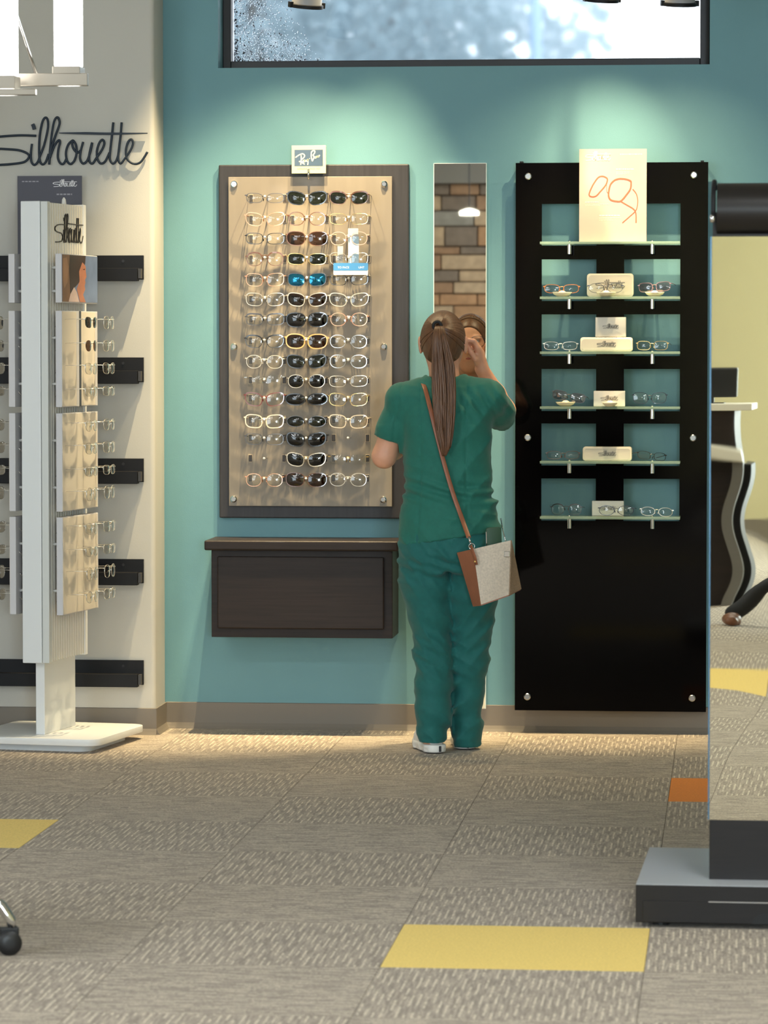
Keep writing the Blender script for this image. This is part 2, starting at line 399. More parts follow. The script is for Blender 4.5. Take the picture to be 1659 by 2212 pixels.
# raindrops on the lower left of the pane
rd = MB(); rng = random.Random(3)
def drop(x, z, r):
    pts = []
    for a, yy in ((1.0, 0.0), (0.75, -0.55), (0.3, -0.8)):
        pts.append([(x + r * a * math.cos(q * math.pi / 3), 0.0095 + yy * r * 0.6, z + 1.15 * r * a * math.sin(q * math.pi / 3)) for q in range(6)])
    vs = [p for ring in pts for p in ring]
    fs = [(i * 6 + k, i * 6 + (k + 1) % 6, i * 6 + 6 + (k + 1) % 6, i * 6 + 6 + k) for i in range(2) for k in range(6)] + [tuple(range(17, 11, -1)), tuple(range(6))]
    rd.poly(vs, fs)
for _ in range(2600):
    u = rng.random() ** 1.6; v = rng.random() ** 1.5
    if u + v * 0.55 > 1.0 - 0.25 * rng.random(): continue
    drop(-hw + 0.04 + u * 0.34, 0.037 + v * 0.34, rng.uniform(0.0010, 0.0030))
m_drop = bpy.data.materials.new('rain_water'); m_drop.use_nodes = True
bq = m_drop.node_tree.nodes['Principled BSDF']; bq.inputs['Transmission Weight'].default_value = 1; bq.inputs['Roughness'].default_value = 0.0; bq.inputs['IOR'].default_value = 1.33
bq.inputs['Base Color'].default_value = (0.9, 0.95, 1, 1)
stuff(rd.build('raindrops', m_drop, win, smooth=True))
# ---------------------------------------------------------------- outside: tree and pole
def leaf_mat(name, rgb):
    m = bpy.data.materials.new(name); m.use_nodes = True; nt = m.node_tree
    b = nt.nodes['Principled BSDF']; b.inputs['Base Color'].default_value = lin(rgb); b.inputs['Roughness'].default_value = 0.6
    t = nt.nodes.new('ShaderNodeBsdfTranslucent'); t.inputs[0].default_value = lin(rgb)
    mx = nt.nodes.new('ShaderNodeMixShader'); mx.inputs[0].default_value = 0.5
    nt.links.new(b.outputs[0], mx.inputs[1]); nt.links.new(t.outputs[0], mx.inputs[2]); nt.links.new(mx.outputs[0], nt.nodes['Material Output'].inputs[0])
    return m
def tree(loc, h, crown, leaves, label, seed, rgb, leafr):
    r = random.Random(seed)
    t = thing('tree', label, 'tree', loc, 0, 'trees outside the clerestory window')
    tr = MB()
    tr.tube([(0, 0, 0), (0.05, 0, h * 0.35), (-0.03, 0.05, h * 0.7), (0, 0, h)], [0.16, 0.12, 0.08, 0.03], 8)
    for k in range(7):
        a = r.uniform(0, 6.28); z = h * r.uniform(0.35, 0.75)
        tr.tube([(0, 0, z), (0.5 * crown * math.cos(a), 0.5 * crown * math.sin(a), z + 0.5), (0.9 * crown * math.cos(a), 0.9 * crown * math.sin(a), z + 1.1)], [0.05, 0.03, 0.01], 5)
    tr.build('trunk', mat('bark', (84, 78, 74), 0.9), t, smooth=True)
    lf = MB()
    for _ in range(leaves):
        while True:
            x, y, z = (r.uniform(-1, 1) for _ in range(3))
            d = x * x + y * y + z * z
            if d < 1 and d > 0.12: break
        c = Vector((x * crown, y * crown, h * 0.78 + z * crown * 0.85)); s = leafr * r.uniform(0.6, 1.3)
        n = Vector((r.gauss(0, 1), r.gauss(0, 1) - 1.2, r.gauss(0, 1))).normalized(); u = n.orthogonal().normalized(); v = n.cross(u)
        lf.poly([c + (u * math.cos(q * math.pi / 4) + v * math.sin(q * math.pi / 4)) * s for q in range(8)], [tuple(range(8))])
    stuff(lf.build('foliage', leaf_mat(label[:8] + '_leaf', rgb), t))
    return t
def at_depth(px, Y, z): p = W(px, 742, Y); return (p.x, Y, z)
tree(at_depth(560, 9.0, -0.5), 4.7, 1.65, 9500, 'rounded blue-green leafy tree seen through the rain-spotted end of the window', 1, (140, 158, 166), 0.032)
tree(at_depth(800, 13.0, -0.5), 5.6, 1.8, 5200, 'paler loose-leaved tree standing behind the recessed-light reflection in the window', 2, (172, 188, 196), 0.045)
pole = thing('street_pole', 'thin blue-grey pole standing outside the bright window', 'pole', at_depth(1155, 9.0, -0.5))
MB().tube([(0, 0, 0), (0, 0, 6)], [0.045, 0.035], 12).build('shaft', mat('pole_paint', (142, 166, 190), 0.5), pole, smooth=True)
MB().lathe([(0.12, 0), (0.12, 0.03), (0.06, 0.05), (0.05, 0.2)], 14).build('foot_flange', mat('pole_paint', (142, 166, 190), 0.5), pole)
struct(MB().box(-14, 12, 0.25, 40, -0.8, -0.5).build('ground_outside', mat('wet_asphalt', (90, 94, 98), 0.5)))
# ---------------------------------------------------------------- added ceiling fill panels and recessed lamps
for n, (tx, ty) in enumerate(FILL_PANELS):
    t = thing('ceiling_fill_panel', 'added out-of-view ceiling fill panel, a flat white rectangle in a slim frame', 'ceiling light', (tx, ty, CEIL), 0, 'added ceiling fill panels')
    m = MB(); m.box(-0.62, 0.62, -0.32, -0.29, -0.05, 0); m.box(-0.62, 0.62, 0.29, 0.32, -0.05, 0); m.box(-0.62, -0.59, -0.29, 0.29, -0.05, 0); m.box(0.59, 0.62, -0.29, 0.29, -0.05, 0)
    m.build('housing', M_WHITE, t)
    MB().box(-0.59, 0.59, -0.29, 0.29, -0.03, -0.005).build('diffuser', mat('fill_panel_glow', (255, 246, 225), 0.5, emit=3.0), t)
def downlight(x, y, power, aim, size, blend=0.5, color=WARM, rad=0.03, label=''):
    t = thing('recessed_downlight', label, 'downlight', (x, y, CEIL), 0, 'recessed downlights')
    MB().lathe([(0.085, -0.006), (0.085, 0), (0.06, 0), (0.06, -0.004)], 20).build('trim_ring', M_WHITE, t, smooth=True)
    MB().lathe([(0.055, -0.003), (0.055, -0.001)], 16).build('lamp_face', mat('lamp_face', (255, 206, 130), 0.5, emit=40.0), t)
    l = light('lamp', 'SPOT', (x, y, CEIL - 0.02), power, color, aim, spot_size=math.radians(size), spot_blend=blend, shadow_soft_size=rad)
    return t
# ---------------------------------------------------------------- lamps that light the displays
xb = W(672, 355).x; xk = W(1322, 355).x
downlight(W(765, 78, 10.6).x, -10.6, 60, (W(765, 78, 10.6).x, -10.6, 0), 90, 0.8, label='recessed ceiling downlight over the middle of the shop floor')
for px_, w_, what in ((850, 400, 'between framed board and wall mirror'), (1350, 340, 'above the black glass panel')):
    downlight(W(px_, 355).x, -0.62, w_, (W(px_, 355).x - 0.10, 0.0, 1.05), 33, 0.9, rad=0.012, label='recessed ceiling downlight close to the wall, ' + what)
downlight(W(640, 355).x, -0.60, 470, (W(370, 900).x, -0.16, 0.55), 36, 0.95, rad=0.012, label='recessed ceiling downlight turned towards the greige wall and the white tower')
def track_head(px, py, Y, aim, power, size, label, rad=0.012):
    tip = W(px, py, Y); d = (Vector(aim) - tip).normalized()
    t = thing('track_spotlight', label, 'spotlight', (tip.x, Y, CEIL), 0, None)
    tl = Vector((0, 0, tip.z - CEIL))                          # lamp mouth in local coordinates
    R = d.to_track_quat('Z', 'Y').to_matrix().to_4x4()
    Mx = Matrix.Translation(tl) @ R
    MB().lathe([(0.030, -0.17), (0.046, -0.165), (0.054, -0.02), (0.054, -0.012)], 20, Mx).build('lamp_can', mat('spot_can_grey', (150, 150, 152), 0.4), t, autosmooth=True)
    MB().lathe([(0.054, -0.014), (0.060, -0.012), (0.060, 0.0), (0.050, 0.0), (0.050, -0.010)], 20, Mx).build('rim', M_BLACK, t, autosmooth=True)
    for s in (-1, 1): MB().box(s * 0.062 - 0.006, s * 0.062 + 0.006, -0.01, 0.01, -0.02, 0.0, Mx).build('rim_clip', M_BLACK, t)
    back = Mx @ Vector((0, 0, -0.12))
    MB().tube([back, (back.x, back.y, back.z + 0.14), (back.x, back.y, -0.035)], 0.010, 8).build('stem', M_BLACK, t, smooth=True)
    MB().box(back.x - 0.05, back.x + 0.05, back.y - 0.02, back.y + 0.02, -0.035, 0).build('track_adapter', M_BLACK, t)
    light('lamp_beam', 'SPOT', tip + d * 0.02, power * 0.62, WARM, aim, spot_size=math.radians(46), spot_blend=1.0, shadow_soft_size=rad)
    light('lamp_spill', 'SPOT', tip + d * 0.02, power * 0.21, WARM, aim, spot_size=math.radians(112), spot_blend=1.0, shadow_soft_size=rad)
    return t
track_head(662, 17, -0.42, (W(560, 900).x, -0.04, 0.4), 210, 78, 'grey track spotlight with a black rim hanging over the framed board')
track_head(1300, 4, -0.42, (W(1210, 1000).x, -0.04, 0.4), 130, 78, 'grey track spotlight with a black rim hanging over the black panel, next to the poster')
track_head(1468, 13, -0.42, (W(1420, 900).x, -0.04, 0.4), 80, 78, 'grey track spotlight at the pole-free end of the window')
rl = MB().box(-4.0, 2.0, -0.52, -0.48, CEIL - 0.03, CEIL - 0.001)
tag(rl.build('light_track', M_BLACK), 'long black lighting track fixed to the ceiling before the teal wall', 'track')
# ---------------------------------------------------------------- eyeglasses
SHAPES = {   # lens w, h, roundness, bottom taper, outer lift, gap between lenses
 'rect': (0.056, 0.036, 3.2, 0.06, 0.001, 0.017), 'slim': (0.056, 0.031, 2.9, 0.05, 0.001, 0.017),
 'round': (0.052, 0.043, 2.3, 0.05, 0.000, 0.020), 'square': (0.056, 0.042, 3.0, 0.08, 0.002, 0.017),
 'way': (0.057, 0.042, 2.7, 0.16, 0.004, 0.017), 'oval': (0.058, 0.036, 2.1, 0.02, 0.000, 0.016),
 'big': (0.062, 0.046, 2.6, 0.10, 0.001, 0.014), 'wrap': (0.064, 0.036, 2.3, 0.02, 0.001, 0.012),
 'brow': (0.055, 0.040, 2.6, 0.14, 0.002, 0.019), 'sq2': (0.048, 0.050, 2.4, 0.0, 0.0, 0.020)}
def outline(shape, side, n=26, grow=0.0):
    w, h, p, tap, lift, gap = SHAPES[shape]
    pts = []
    for i in range(n):
        a = 2 * math.pi * i / n
        c, s = math.cos(a), math.sin(a)
        x = (w / 2 + grow) * math.copysign(abs(c) ** (2 / p), c); z = (h / 2 + grow) * math.copysign(abs(s) ** (2 / p), s)
        x *= 1 + tap * (z / h); z += lift * x / w * 2
        pts.append((side * (gap / 2 + w / 2 + x), z))
    return pts
def curve_y(x, k): return k * x * x
GM = {}
def glasses_meshes(shape, thick, kind, tlen, tip, wrapk=1.3):
    key = (shape, thick, kind, tlen, tip, wrapk)
    if key in GM: return GM[key]
    w, h, p, tap, lift, gap = SHAPES[shape]
    fm = MB(); lens = {}
    for sd in (-1, 1):
        o = outline(shape, sd); n = len(o)
        if kind != 'rimless':
            inn = outline(shape, sd, grow=-0.0005); out = outline(shape, sd, grow=thick)
            dep = max(0.0022, thick * 1.1)
            vs = []
            for i in range(n):
                extra = 0.0
                if kind == 'brow' and o[i][1] > 0.004: extra = 0.0028
                ox, oz = out[i]; oz += extra
                for (x, z), y in ((inn[i], -dep / 2), ((ox, oz), -dep / 2), ((ox, oz), dep / 2), (inn[i], dep / 2)):
                    vs.append((x, y + curve_y(x, wrapk), z))
            fs = [(i * 4 + k, i * 4 + (k + 1) % 4, ((i + 1) % n) * 4 + (k + 1) % 4, ((i + 1) % n) * 4 + k) for i in range(n) for k in range(4)]
            fm.poly(vs, fs)
        # hinge end-piece
        ex = sd * (gap / 2 + w + thick * 0.6); ez = h * 0.26 + lift
        fm.box(min(ex - sd * 0.004, ex + sd * 0.005), max(ex - sd * 0.004, ex + sd * 0.005), curve_y(ex, wrapk) - 0.0015, curve_y(ex, wrapk) + 0.005, ez - max(0.0018, thick), ez + max(0.0018, thick))
        c = MB(); vs = [(x, curve_y(x, wrapk), z) for x, z in outline(shape, sd, 26)]
        mid = [(sd * (gap / 2 + w / 2) + (x - sd * (gap / 2 + w / 2)) * 0.5, 0, z * 0.5) for x, _, z in vs]
        R = 0.11
        def bulge(x, z):
            dx = x - sd * (gap / 2 + w / 2); return curve_y(x, wrapk) - ((w / 2) ** 2 - dx * dx - 0.0) * 2.2 - ((h / 2) ** 2 - z * z) * 4.2
        ring0 = [(x, bulge(x, z) * 0 + curve_y(x, wrapk) - 0.0002, z) for x, _, z in vs]
        rings = [ring0]
        cxm = sd * (gap / 2 + w / 2)
        for q in (0.66, 0.33):
            rings.append([(cxm + (x - cxm) * q, curve_y(cxm + (x - cxm) * q, wrapk) - (1 - q * q) * 0.0034, z * q) for x, _, z in vs])
        allv = [v for r in rings for v in r] + [(cxm, curve_y(cxm, wrapk) - 0.0034, 0)]
        n2 = 26; fs = [(i * n2 + k, i * n2 + (k + 1) % n2, (i + 1) * n2 + (k + 1) % n2, (i + 1) * n2 + k) for i in range(2) for k in range(n2)] + [(2 * n2 + k, 2 * n2 + (k + 1) % n2, 3 * n2) for k in range(n2)]
        c.poly(allv, fs); lens[sd] = c.mesh('lens', None, smooth=True)
    bz = h * (0.30 if kind == 'brow' else 0.20)
    fm.tube([(-gap / 2 - 0.001, 0, bz - 0.002), (-gap / 4, -0.001, bz + 0.0015), (gap / 4, -0.001, bz + 0.0015), (gap / 2 + 0.001, 0, bz - 0.002)], max(0.0013, thick * 0.8), 6)
    for sd in (-1, 1):     # nose pads
        fm.tube([(sd * gap * 0.42, 0.002, bz - 0.006), (sd * gap * 0.34, 0.008, bz - 0.010), (sd * gap * 0.36, 0.008, bz - 0.016)], [0.0007, 0.002, 0.0015], 5)
    temples = {}
    for sd in (-1, 1):
        t = MB(); ex = sd * (gap / 2 + w + thick * 0.6 + 0.003); ez = h * 0.26 + lift; y0 = curve_y(ex, wrapk) + 0.004
        pts = [(ex, y0, ez), (ex + sd * 0.001, y0 + tlen * 0.35, ez), (ex, y0 + tlen * (0.68 if tip else 0.7), ez - 0.001)]
        if tip: pts += [(ex - sd * 0.004, y0 + tlen * 0.85, ez - 0.010), (ex - sd * 0.007, y0 + tlen, ez - 0.030)]
        else: pts += [(ex - sd * 0.001, y0 + tlen, ez - 0.002)]
        rr = max(0.0011, thick * 0.75)
        t.tube(pts, [rr * 1.3] + [rr] * (len(pts) - 2) + [rr * 1.25], 6)
        temples[sd] = t.mesh('temple', None, smooth=True)
    GM[key] = (fm.mesh('frame_front', None, smooth=False), lens, temples)
    return GM[key]
def frame_mat(n):
    C = {'gun': ((92, 90, 90), 0.3, 0.9), 'black': ((20, 20, 22), 0.25, 0), 'gold': ((212, 176, 112), 0.22, 1.0), 'rose': ((222, 160, 126), 0.25, 0.85),
         'silver': ((205, 204, 200), 0.2, 1.0), 'cream': ((226, 206, 180), 0.3, 0), 'tort': ((88, 54, 34), 0.25, 0), 'burg': ((104, 44, 40), 0.25, 0),
         'pink': ((232, 168, 152), 0.3, 0), 'navy': ((38, 46, 66), 0.25, 0), 'orange': ((214, 126, 62), 0.25, 0.4), 'champ': ((196, 178, 152), 0.25, 0.9),
         'honey': ((214, 158, 96), 0.28, 0), 'crystal': ((226, 222, 214), 0.12, 0), 'mauve': ((150, 118, 122), 0.25, 0.3), 'titan': ((218, 212, 200), 0.25, 0.7)}
    rgb, r, me = C[n]
    return mat('frame_' + n, rgb, r, me, coat=0.5 if me == 0 else 0, alpha=0.55 if n == 'crystal' else 1.0)
LENS = {'clear': glassy('lens_clear', (0.93, 0.94, 0.92), 1.5, 1, 0.015, 1.9), 'green': glassy('lens_dark_green', (0.035, 0.055, 0.04), 1.5, 1, 0.01, 1.6),
        'brown': glassy('lens_brown', (0.10, 0.055, 0.035), 1.5, 1, 0.01, 1.6), 'black': glassy('lens_black', (0.018, 0.018, 0.022), 1.5, 1, 0.01, 1.6),
        'pinkmir': glassy('lens_pink_coat', (0.62, 0.50, 0.54), 1.5, 1, 0.02, 3.2)}
_bl = mat('lens_blue_mirror', (40, 112, 150), 0.05, 0.9); LENS['blue'] = _bl
def glasses(label, shape, thick, fcol, lens='clear', kind='full', loc=(0, 0, 0), rot=(0, 0, 0), tlen=0.083, tip=False, group=None, name='eyeglasses', scale=1.0, tcol=None):
    fmesh, lm, tm = glasses_meshes(shape, thick, kind, tlen, tip)
    t = thing(name, label, 'sunglasses' if name == 'sunglasses' else 'glasses', loc, 0, group)
    t.rotation_euler = rot; t.scale = (scale,) * 3
    put('frame_front', fmesh, t, m=frame_mat(fcol))
    for sd in (-1, 1):
        put('lens', lm[sd], t, m=LENS[lens]); put('temple', tm[sd], t, m=frame_mat(tcol or fcol))
    return t
# ---------------------------------------------------------------- framed eyewear board
BX0, BZ1 = W(471, 355, -0.045).x, W(660, 355, -0.045).z; BX1, BZ0 = W(882, 1121, -0.045).x, W(660, 1120, -0.045).z
bc = (BX0 + BX1) / 2
board = thing('eyewear_board', 'dark wood framed board with a frosted taupe panel holding rows of glasses', 'display board', (bc, 0, BZ0))
bw = (BX1 - BX0) / 2; bh = BZ1 - BZ0
MB().box(-bw, bw, -0.030, -0.001, 0, bh).build('backboard', M_CHARWOOD, board, bevel=0.004)
m_acr = mat('frosted_taupe_acrylic', (138, 127, 111), 0.42, noise=0.05, nscale=8, stretch=(4, 1, 0.6), coat=0.08)
pa = W(492, 382, -0.062); pb = W(846, 1095, -0.062)
MB().box(pa.x - bc, pb.x - bc, -0.048, -0.040, pb.z - BZ0, pa.z - BZ0).build('frosted_panel', m_acr, board, bevel=0.0015)
PY = -0.048
m_clear = glassy('acrylic_clear', (0.92, 0.90, 0.84), 1.49)
for px, py in ((506, 398), (830, 398), (506, 749), (829, 749), (505, 1078), (828, 1079)):
    p = W(px, py, PY)
    Mx = Matrix.Translation((p.x - bc, PY, p.z - BZ0)) @ Matrix.Rotation(math.pi / 2, 4, 'X')
    s = MB().lathe([(0.0125, 0), (0.0125, 0.006), (0.009, 0.010)], 20, Mx).build('standoff_screw', M_POLISH, board, autosmooth=True)
    MB().lathe([(0.008, 0.008), (0.008, 0.012)], 6, Mx).build('screw_cap', M_CHROME, s)
ROWY = [428, 473, 515, 559, 603, 646, 689, 736, 779, 821, 860, 907, 946, 990, 1033]
COLX = {'left': 579, 'middle': 669, 'right': 759}
clip_me = MB().box(-0.0062, 0.0062, -0.0035, 0, -0.0125, 0.0125).mesh('clip', mat('dark_grey_clip', (64, 58, 54), 0.5), bevel=0.001)
lip_me = MB().box(-0.0075, 0.0075, -0.0015, 0, -0.0145, 0.0145).mesh('clip_rim', mat('clip_rim_tan', (196, 178, 150), 0.3), bevel=0.0007)
peg_me = MB().lathe([(0.0022, 0), (0.0022, 0.086), (0.0048, 0.088), (0.0052, 0.092), (0.003, 0.095)], 10, Matrix.Rotation(math.pi / 2, 4, 'X')).mesh('nose_peg', mat('clear_peg', (238, 232, 220), 0.08, 0.4, coat=0.6), smooth=True)
BD = {  # (row, column): shape, rim, frame, lens, kind, description
 (1, 'left'): ('slim', .0011, 'gun', 'clear', 'full', 'slim gunmetal eyeglasses'), (2, 'left'): ('way', .0022, 'rose', 'clear', 'full', 'rose coral rounded eyeglasses'),
 (3, 'left'): ('rect', .0015, 'black', 'clear', 'full', 'thin black rectangular eyeglasses'), (4, 'left'): ('round', .0015, 'tort', 'clear', 'brow', 'dark tortoiseshell round eyeglasses'),
 (5, 'left'): ('square', .0012, 'rose', 'clear', 'full', 'thin rose gold square eyeglasses'), (6, 'left'): ('square', .0014, 'champ', 'clear', 'full', 'champagne metal square eyeglasses'),
 (7, 'left'): ('rect', .0014, 'gun', 'clear', 'brow', 'smoky grey rectangular eyeglasses'), (8, 'left'): ('brow', .0014, 'black', 'clear', 'brow', 'black browline eyeglasses'),
 (9, 'left'): ('round', .0014, 'crystal', 'clear', 'full', 'crystal clear round eyeglasses'), (10, 'left'): ('square', .0006, 'silver', 'clear', 'rimless', 'rimless eyeglasses with a bright bridge'),
 (11, 'left'): ('way', .0022, 'burg', 'clear', 'full', 'burgundy acetate eyeglasses'), (12, 'left'): ('square', .0026, 'cream', 'clear', 'full', 'cream acetate square eyeglasses'),
 (13, 'left'): ('rect', .0013, 'gun', 'clear', 'full', 'gunmetal rectangular eyeglasses'), (15, 'left'): ('round', .0010, 'rose', 'clear', 'full', 'copper wire round eyeglasses'),
 (1, 'middle'): ('way', .0026, 'black', 'green', 'full', 'black sunglasses with dark green lenses'), (2, 'middle'): ('round', .0020, 'tort', 'clear', 'full', 'tortoiseshell round clear-lens eyeglasses'),
 (3, 'middle'): ('big', .0016, 'tort', 'brown', 'full', 'large brown gradient sunglasses'), (4, 'middle'): ('rect', .0014, 'gold', 'green', 'full', 'gold-rimmed sunglasses with dark green lenses'),
 (5, 'middle'): ('square', .0014, 'gun', 'blue', 'full', 'blue mirrored sunglasses'), (6, 'middle'): ('way', .0024, 'champ', 'brown', 'full', 'beige framed sunglasses with brown lenses'),
 (7, 'middle'): ('big', .0026, 'black', 'black', 'full', 'large all-black sunglasses'), (8, 'middle'): ('big', .0032, 'honey', 'brown', 'full', 'honey yellow framed sunglasses'),
 (9, 'middle'): ('way', .0026, 'black', 'green', 'full', 'glossy black sunglasses with greenish black lenses'), (10, 'middle'): ('round', .0016, 'champ', 'black', 'full', 'gold wire round black-lens sunglasses'),
 (11, 'middle'): ('wrap', .0030, 'black', 'black', 'full', 'black oval wraparound sunglasses'), (12, 'middle'): ('oval', .0012, 'gun', 'green', 'full', 'thin gunmetal sunglasses with smoky green lenses'),
 (13, 'middle'): ('way', .0030, 'black', 'black', 'full', 'thick black rectangular sunglasses'), (14, 'middle'): ('way', .0024, 'champ', 'black', 'full', 'beige rimmed sunglasses with navy black lenses'),
 (15, 'middle'): ('big', .0016, 'tort', 'brown', 'full', 'dark brown round sunglasses'),
 (1, 'right'): ('brow', .0014, 'tort', 'green', 'brow', 'tortoiseshell browline sunglasses'), (2, 'right'): ('rect', .0010, 'gold', 'clear', 'full', 'thin gold rectangular eyeglasses'),
 (3, 'right'): ('round', .0014, 'pink', 'clear', 'full', 'pink wire round eyeglasses'), (4, 'right'): ('square', .0009, 'champ', 'clear', 'full', 'thin wire eyeglasses behind the blue card'),
 (5, 'right'): ('rect', .0012, 'black', 'clear', 'full', 'black wire rectangular eyeglasses'), (6, 'right'): ('way', .0020, 'crystal', 'clear', 'full', 'crystal clear acetate eyeglasses'),
 (7, 'right'): ('round', .0013, 'rose', 'clear', 'full', 'rose gold round eyeglasses'), (8, 'right'): ('round', .0012, 'silver', 'clear', 'full', 'silver wire round eyeglasses'),
 (9, 'right'): ('round', .0016, 'silver', 'clear', 'full', 'pale silver round eyeglasses'), (10, 'right'): ('rect', .0011, 'champ', 'clear', 'full', 'thin champagne rectangular eyeglasses'),
 (11, 'right'): ('square', .0011, 'gold', 'clear', 'full', 'bright gold square eyeglasses'), (12, 'right'): ('square', .0022, 'cream', 'clear', 'full', 'cream beige acetate eyeglasses'),
 (14, 'right'): ('rect', .0006, 'gold', 'clear', 'rimless', 'rimless gold-bridged eyeglasses'), (15, 'right'): ('round', .0014, 'crystal', 'clear', 'full', 'clear crystal round eyeglasses'),
}
ORD = ['', 'top', 'second', 'third', 'fourth', 'fifth', 'sixth', 'seventh', 'eighth', 'ninth', 'tenth', 'eleventh', 'twelfth', 'thirteenth', 'fourteenth', 'bottom']
for r, py in enumerate(ROWY, 1):
    for c, px in COLX.items():
        px2 = px + (0 if r < 8 else -1 - (r - 8) * 0.1)
        q = W(px2, py, PY)
        for dx in (-0.0625, 0.0625):
            k = put('clip', clip_me, board, (q.x - bc + dx, PY, q.z - BZ0)); put('clip_rim', lip_me, k)
        put('nose_peg', peg_me, board, (q.x - bc, PY, q.z - BZ0 + 0.002))
        if (r, c) not in BD: continue
        sh, th, fc, ln, kd, desc = BD[(r, c)]
        nm = 'sunglasses' if 'sunglasses' in desc else 'eyeglasses'
        rr = random.Random(r * 7 + len(c))
        glasses(f'{desc} in the {ORD[r]} row, {c} column of the board', sh, th, fc, ln, kd, (q.x, PY - 0.088, q.z - 0.003 + rr.uniform(-.001, .001)),
                (rr.uniform(-.06, .02), rr.uniform(-.015, .015), rr.uniform(-.02, .02)), name=nm, group='glasses on the framed board', tlen=0.075, scale=1.07)
# small sign on its clip above the board
sg = W(630, 375, -0.075); sg2 = W(704, 314, -0.075); sx = (sg.x + sg2.x) / 2; sw = (sg2.x - sg.x) / 2; sh_ = sg2.z - sg.z
sign = thing('brand_sign', 'small cream sign with a blue brand plate clipped atop the framed board', 'sign', (sx, -0.072, sg.z))
MB().box(-sw, sw, -0.004, 0.004, 0, sh_).build('sign_plate', mat('sign_cream', (216, 212, 168), 0.4), sign, bevel=0.001)
MB().box(-sw * 0.83, sw * 0.83, -0.0048, -0.004, sh_ * 0.27, sh_ * 0.85).build('blue_plate', mat('sign_slate_blue', (78, 96, 112), 0.15, 0.3), sign)
RB = [[(455, 460), (520, 410), (600, 370), (650, 365), (688, 400), (680, 445), (650, 480), (612, 512)], [(603, 400), (603, 500), (597, 570), (590, 645)], [(545, 565), (595, 552), (640, 600), (695, 632)],
      [(690, 525), (655, 540), (646, 575), (680, 570), (697, 528), (712, 572)], [(720, 520), (735, 552), (756, 548), (770, 505), (778, 580), (768, 648)], [(812, 482), (820, 492)],
      [(862, 330), (860, 420), (870, 490), (890, 555)], [(858, 335), (900, 288), (948, 292), (945, 345), (905, 402), (930, 432), (918, 490), (885, 555)],
      [(985, 438), (960, 450), (955, 472), (985, 465), (996, 432), (1012, 462)], [(1020, 455), (1030, 422), (1046, 448), (1062, 418), (1080, 396)]]
k = sw * 2 / 880; lg = MB()
for i, st in enumerate(RB):
    ribbon(lg, [((p[0] - 795) * k, sh_ * 0.575 + (455 - p[1]) * k) for p in st], 30 * k, -0.0056 - i * 2e-5, -0.0046)
lg.build('script_lettering', mat('sign_cream_ink', (226, 226, 188), 0.4), sign)
put('tagline', text_mesh('GENUINE SINCE 1937', 0.0125, m=mat('tagline_ink', (128, 118, 96), 0.6)), sign, (0, -0.0042, sh_ * 0.165)).scale = (0.72, 1, 0.8)
MB().tube([(0, 0.004, 0.003), (0, -0.009, 0.012), (0, -0.011, 0.0), (0, -0.008, -0.022)], [0.004, 0.0045, 0.004, 0.003], 8).build('spring_clip', M_POLISH, sign, smooth=True)
# blue card and the pale hang strips behind it, before the fourth row
cp = W(757.5, 594, PY - 0.1); c0 = W(720, 594, PY - 0.1); c1 = W(795, 568, PY - 0.1)
card = thing('price_card', 'blue and white rounded card with white lettering hung over the glasses in the right column', 'card', (cp.x, PY - 0.098, c0.z))
cw = (c1.x - c0.x) / 2; chh = c1.z - c0.z
MB().prism(rrect(-cw, cw, 0, chh, 0.004), -0.001, 0.001).build('card_white', mat('card_white', (244, 236, 222), 0.35), card)
MB().prism(rrect(-cw, cw, chh * 0.37, chh, 0.004), -0.0014, -0.001).build('card_blue', mat('card_blue', (70, 138, 196), 0.35), card)
wi = mat('card_ink_white', (244, 248, 250), 0.4)
put('lettering', text_mesh('TO PACE', 0.0105, m=wi), card, (-cw * 0.42, -0.00155, chh * 0.62)); put('lettering', text_mesh('UNT', 0.0105, m=wi), card, (cw * 0.62, -0.00155, chh * 0.62))
s0 = W(752, 568, PY - 0.09); s1 = W(775, 493, PY - 0.09)
MB().box(s0.x - cp.x, s1.x - cp.x, 0.010, 0.0112, chh * 0.6, s1.z - c0.z - 0.03).build('hang_strip', mat('strip_pale_blue', (214, 230, 236), 0.3), card)
MB().prism(rrect(s0.x - cp.x - 0.001, s1.x - cp.x - 0.002, s1.z - c0.z - 0.031, s1.z - c0.z, 0.003), 0.0101, 0.0111).build('hang_tab', mat('milky_plastic', (226, 224, 222), 0.4, alpha=0.55), card)
s2 = W(729, 568, PY - 0.09); s3 = W(741, 531, PY - 0.09)
MB().box(s2.x - cp.x, s3.x - cp.x, 0.010, 0.0112, chh * 0.6, s3.z - c0.z).build('side_strip', mat('milky_strip', (224, 222, 218), 0.4, alpha=0.5), card)
# ---------------------------------------------------------------- floating drawer box under the board
f0 = W(457, 1376, -0.23); f1 = W(848, 1190, -0.23)
box = thing('floating_drawer_box', 'dark espresso wood wall box with a raised drawer front under the framed board', 'cabinet', ((f0.x + f1.x) / 2, 0, f0.z))
fw = (f1.x - f0.x) / 2; fh = f1.z - f0.z
MB().box(-fw, fw, -0.23, -0.001, 0, fh).build('carcass', M_DARKWOOD, box, bevel=0.002)
t0 = W(441, 1188, -0.262); t1 = W(860, 1168, -0.262)
MB().box(t0.x - box.location.x, t1.x - box.location.x, -0.262, -0.001, fh, fh + 0.036).build('top_board', M_DARKWOOD, box, bevel=0.006, seg=3)
d0 = W(470, 1357, -0.245); d1 = W(829, 1204, -0.245)
MB().box(d0.x - box.location.x, d1.x - box.location.x, -0.249, -0.229, d0.z - f0.z, d1.z - f0.z).build('drawer_front', M_DARKWOOD, box, bevel=0.004, seg=2)
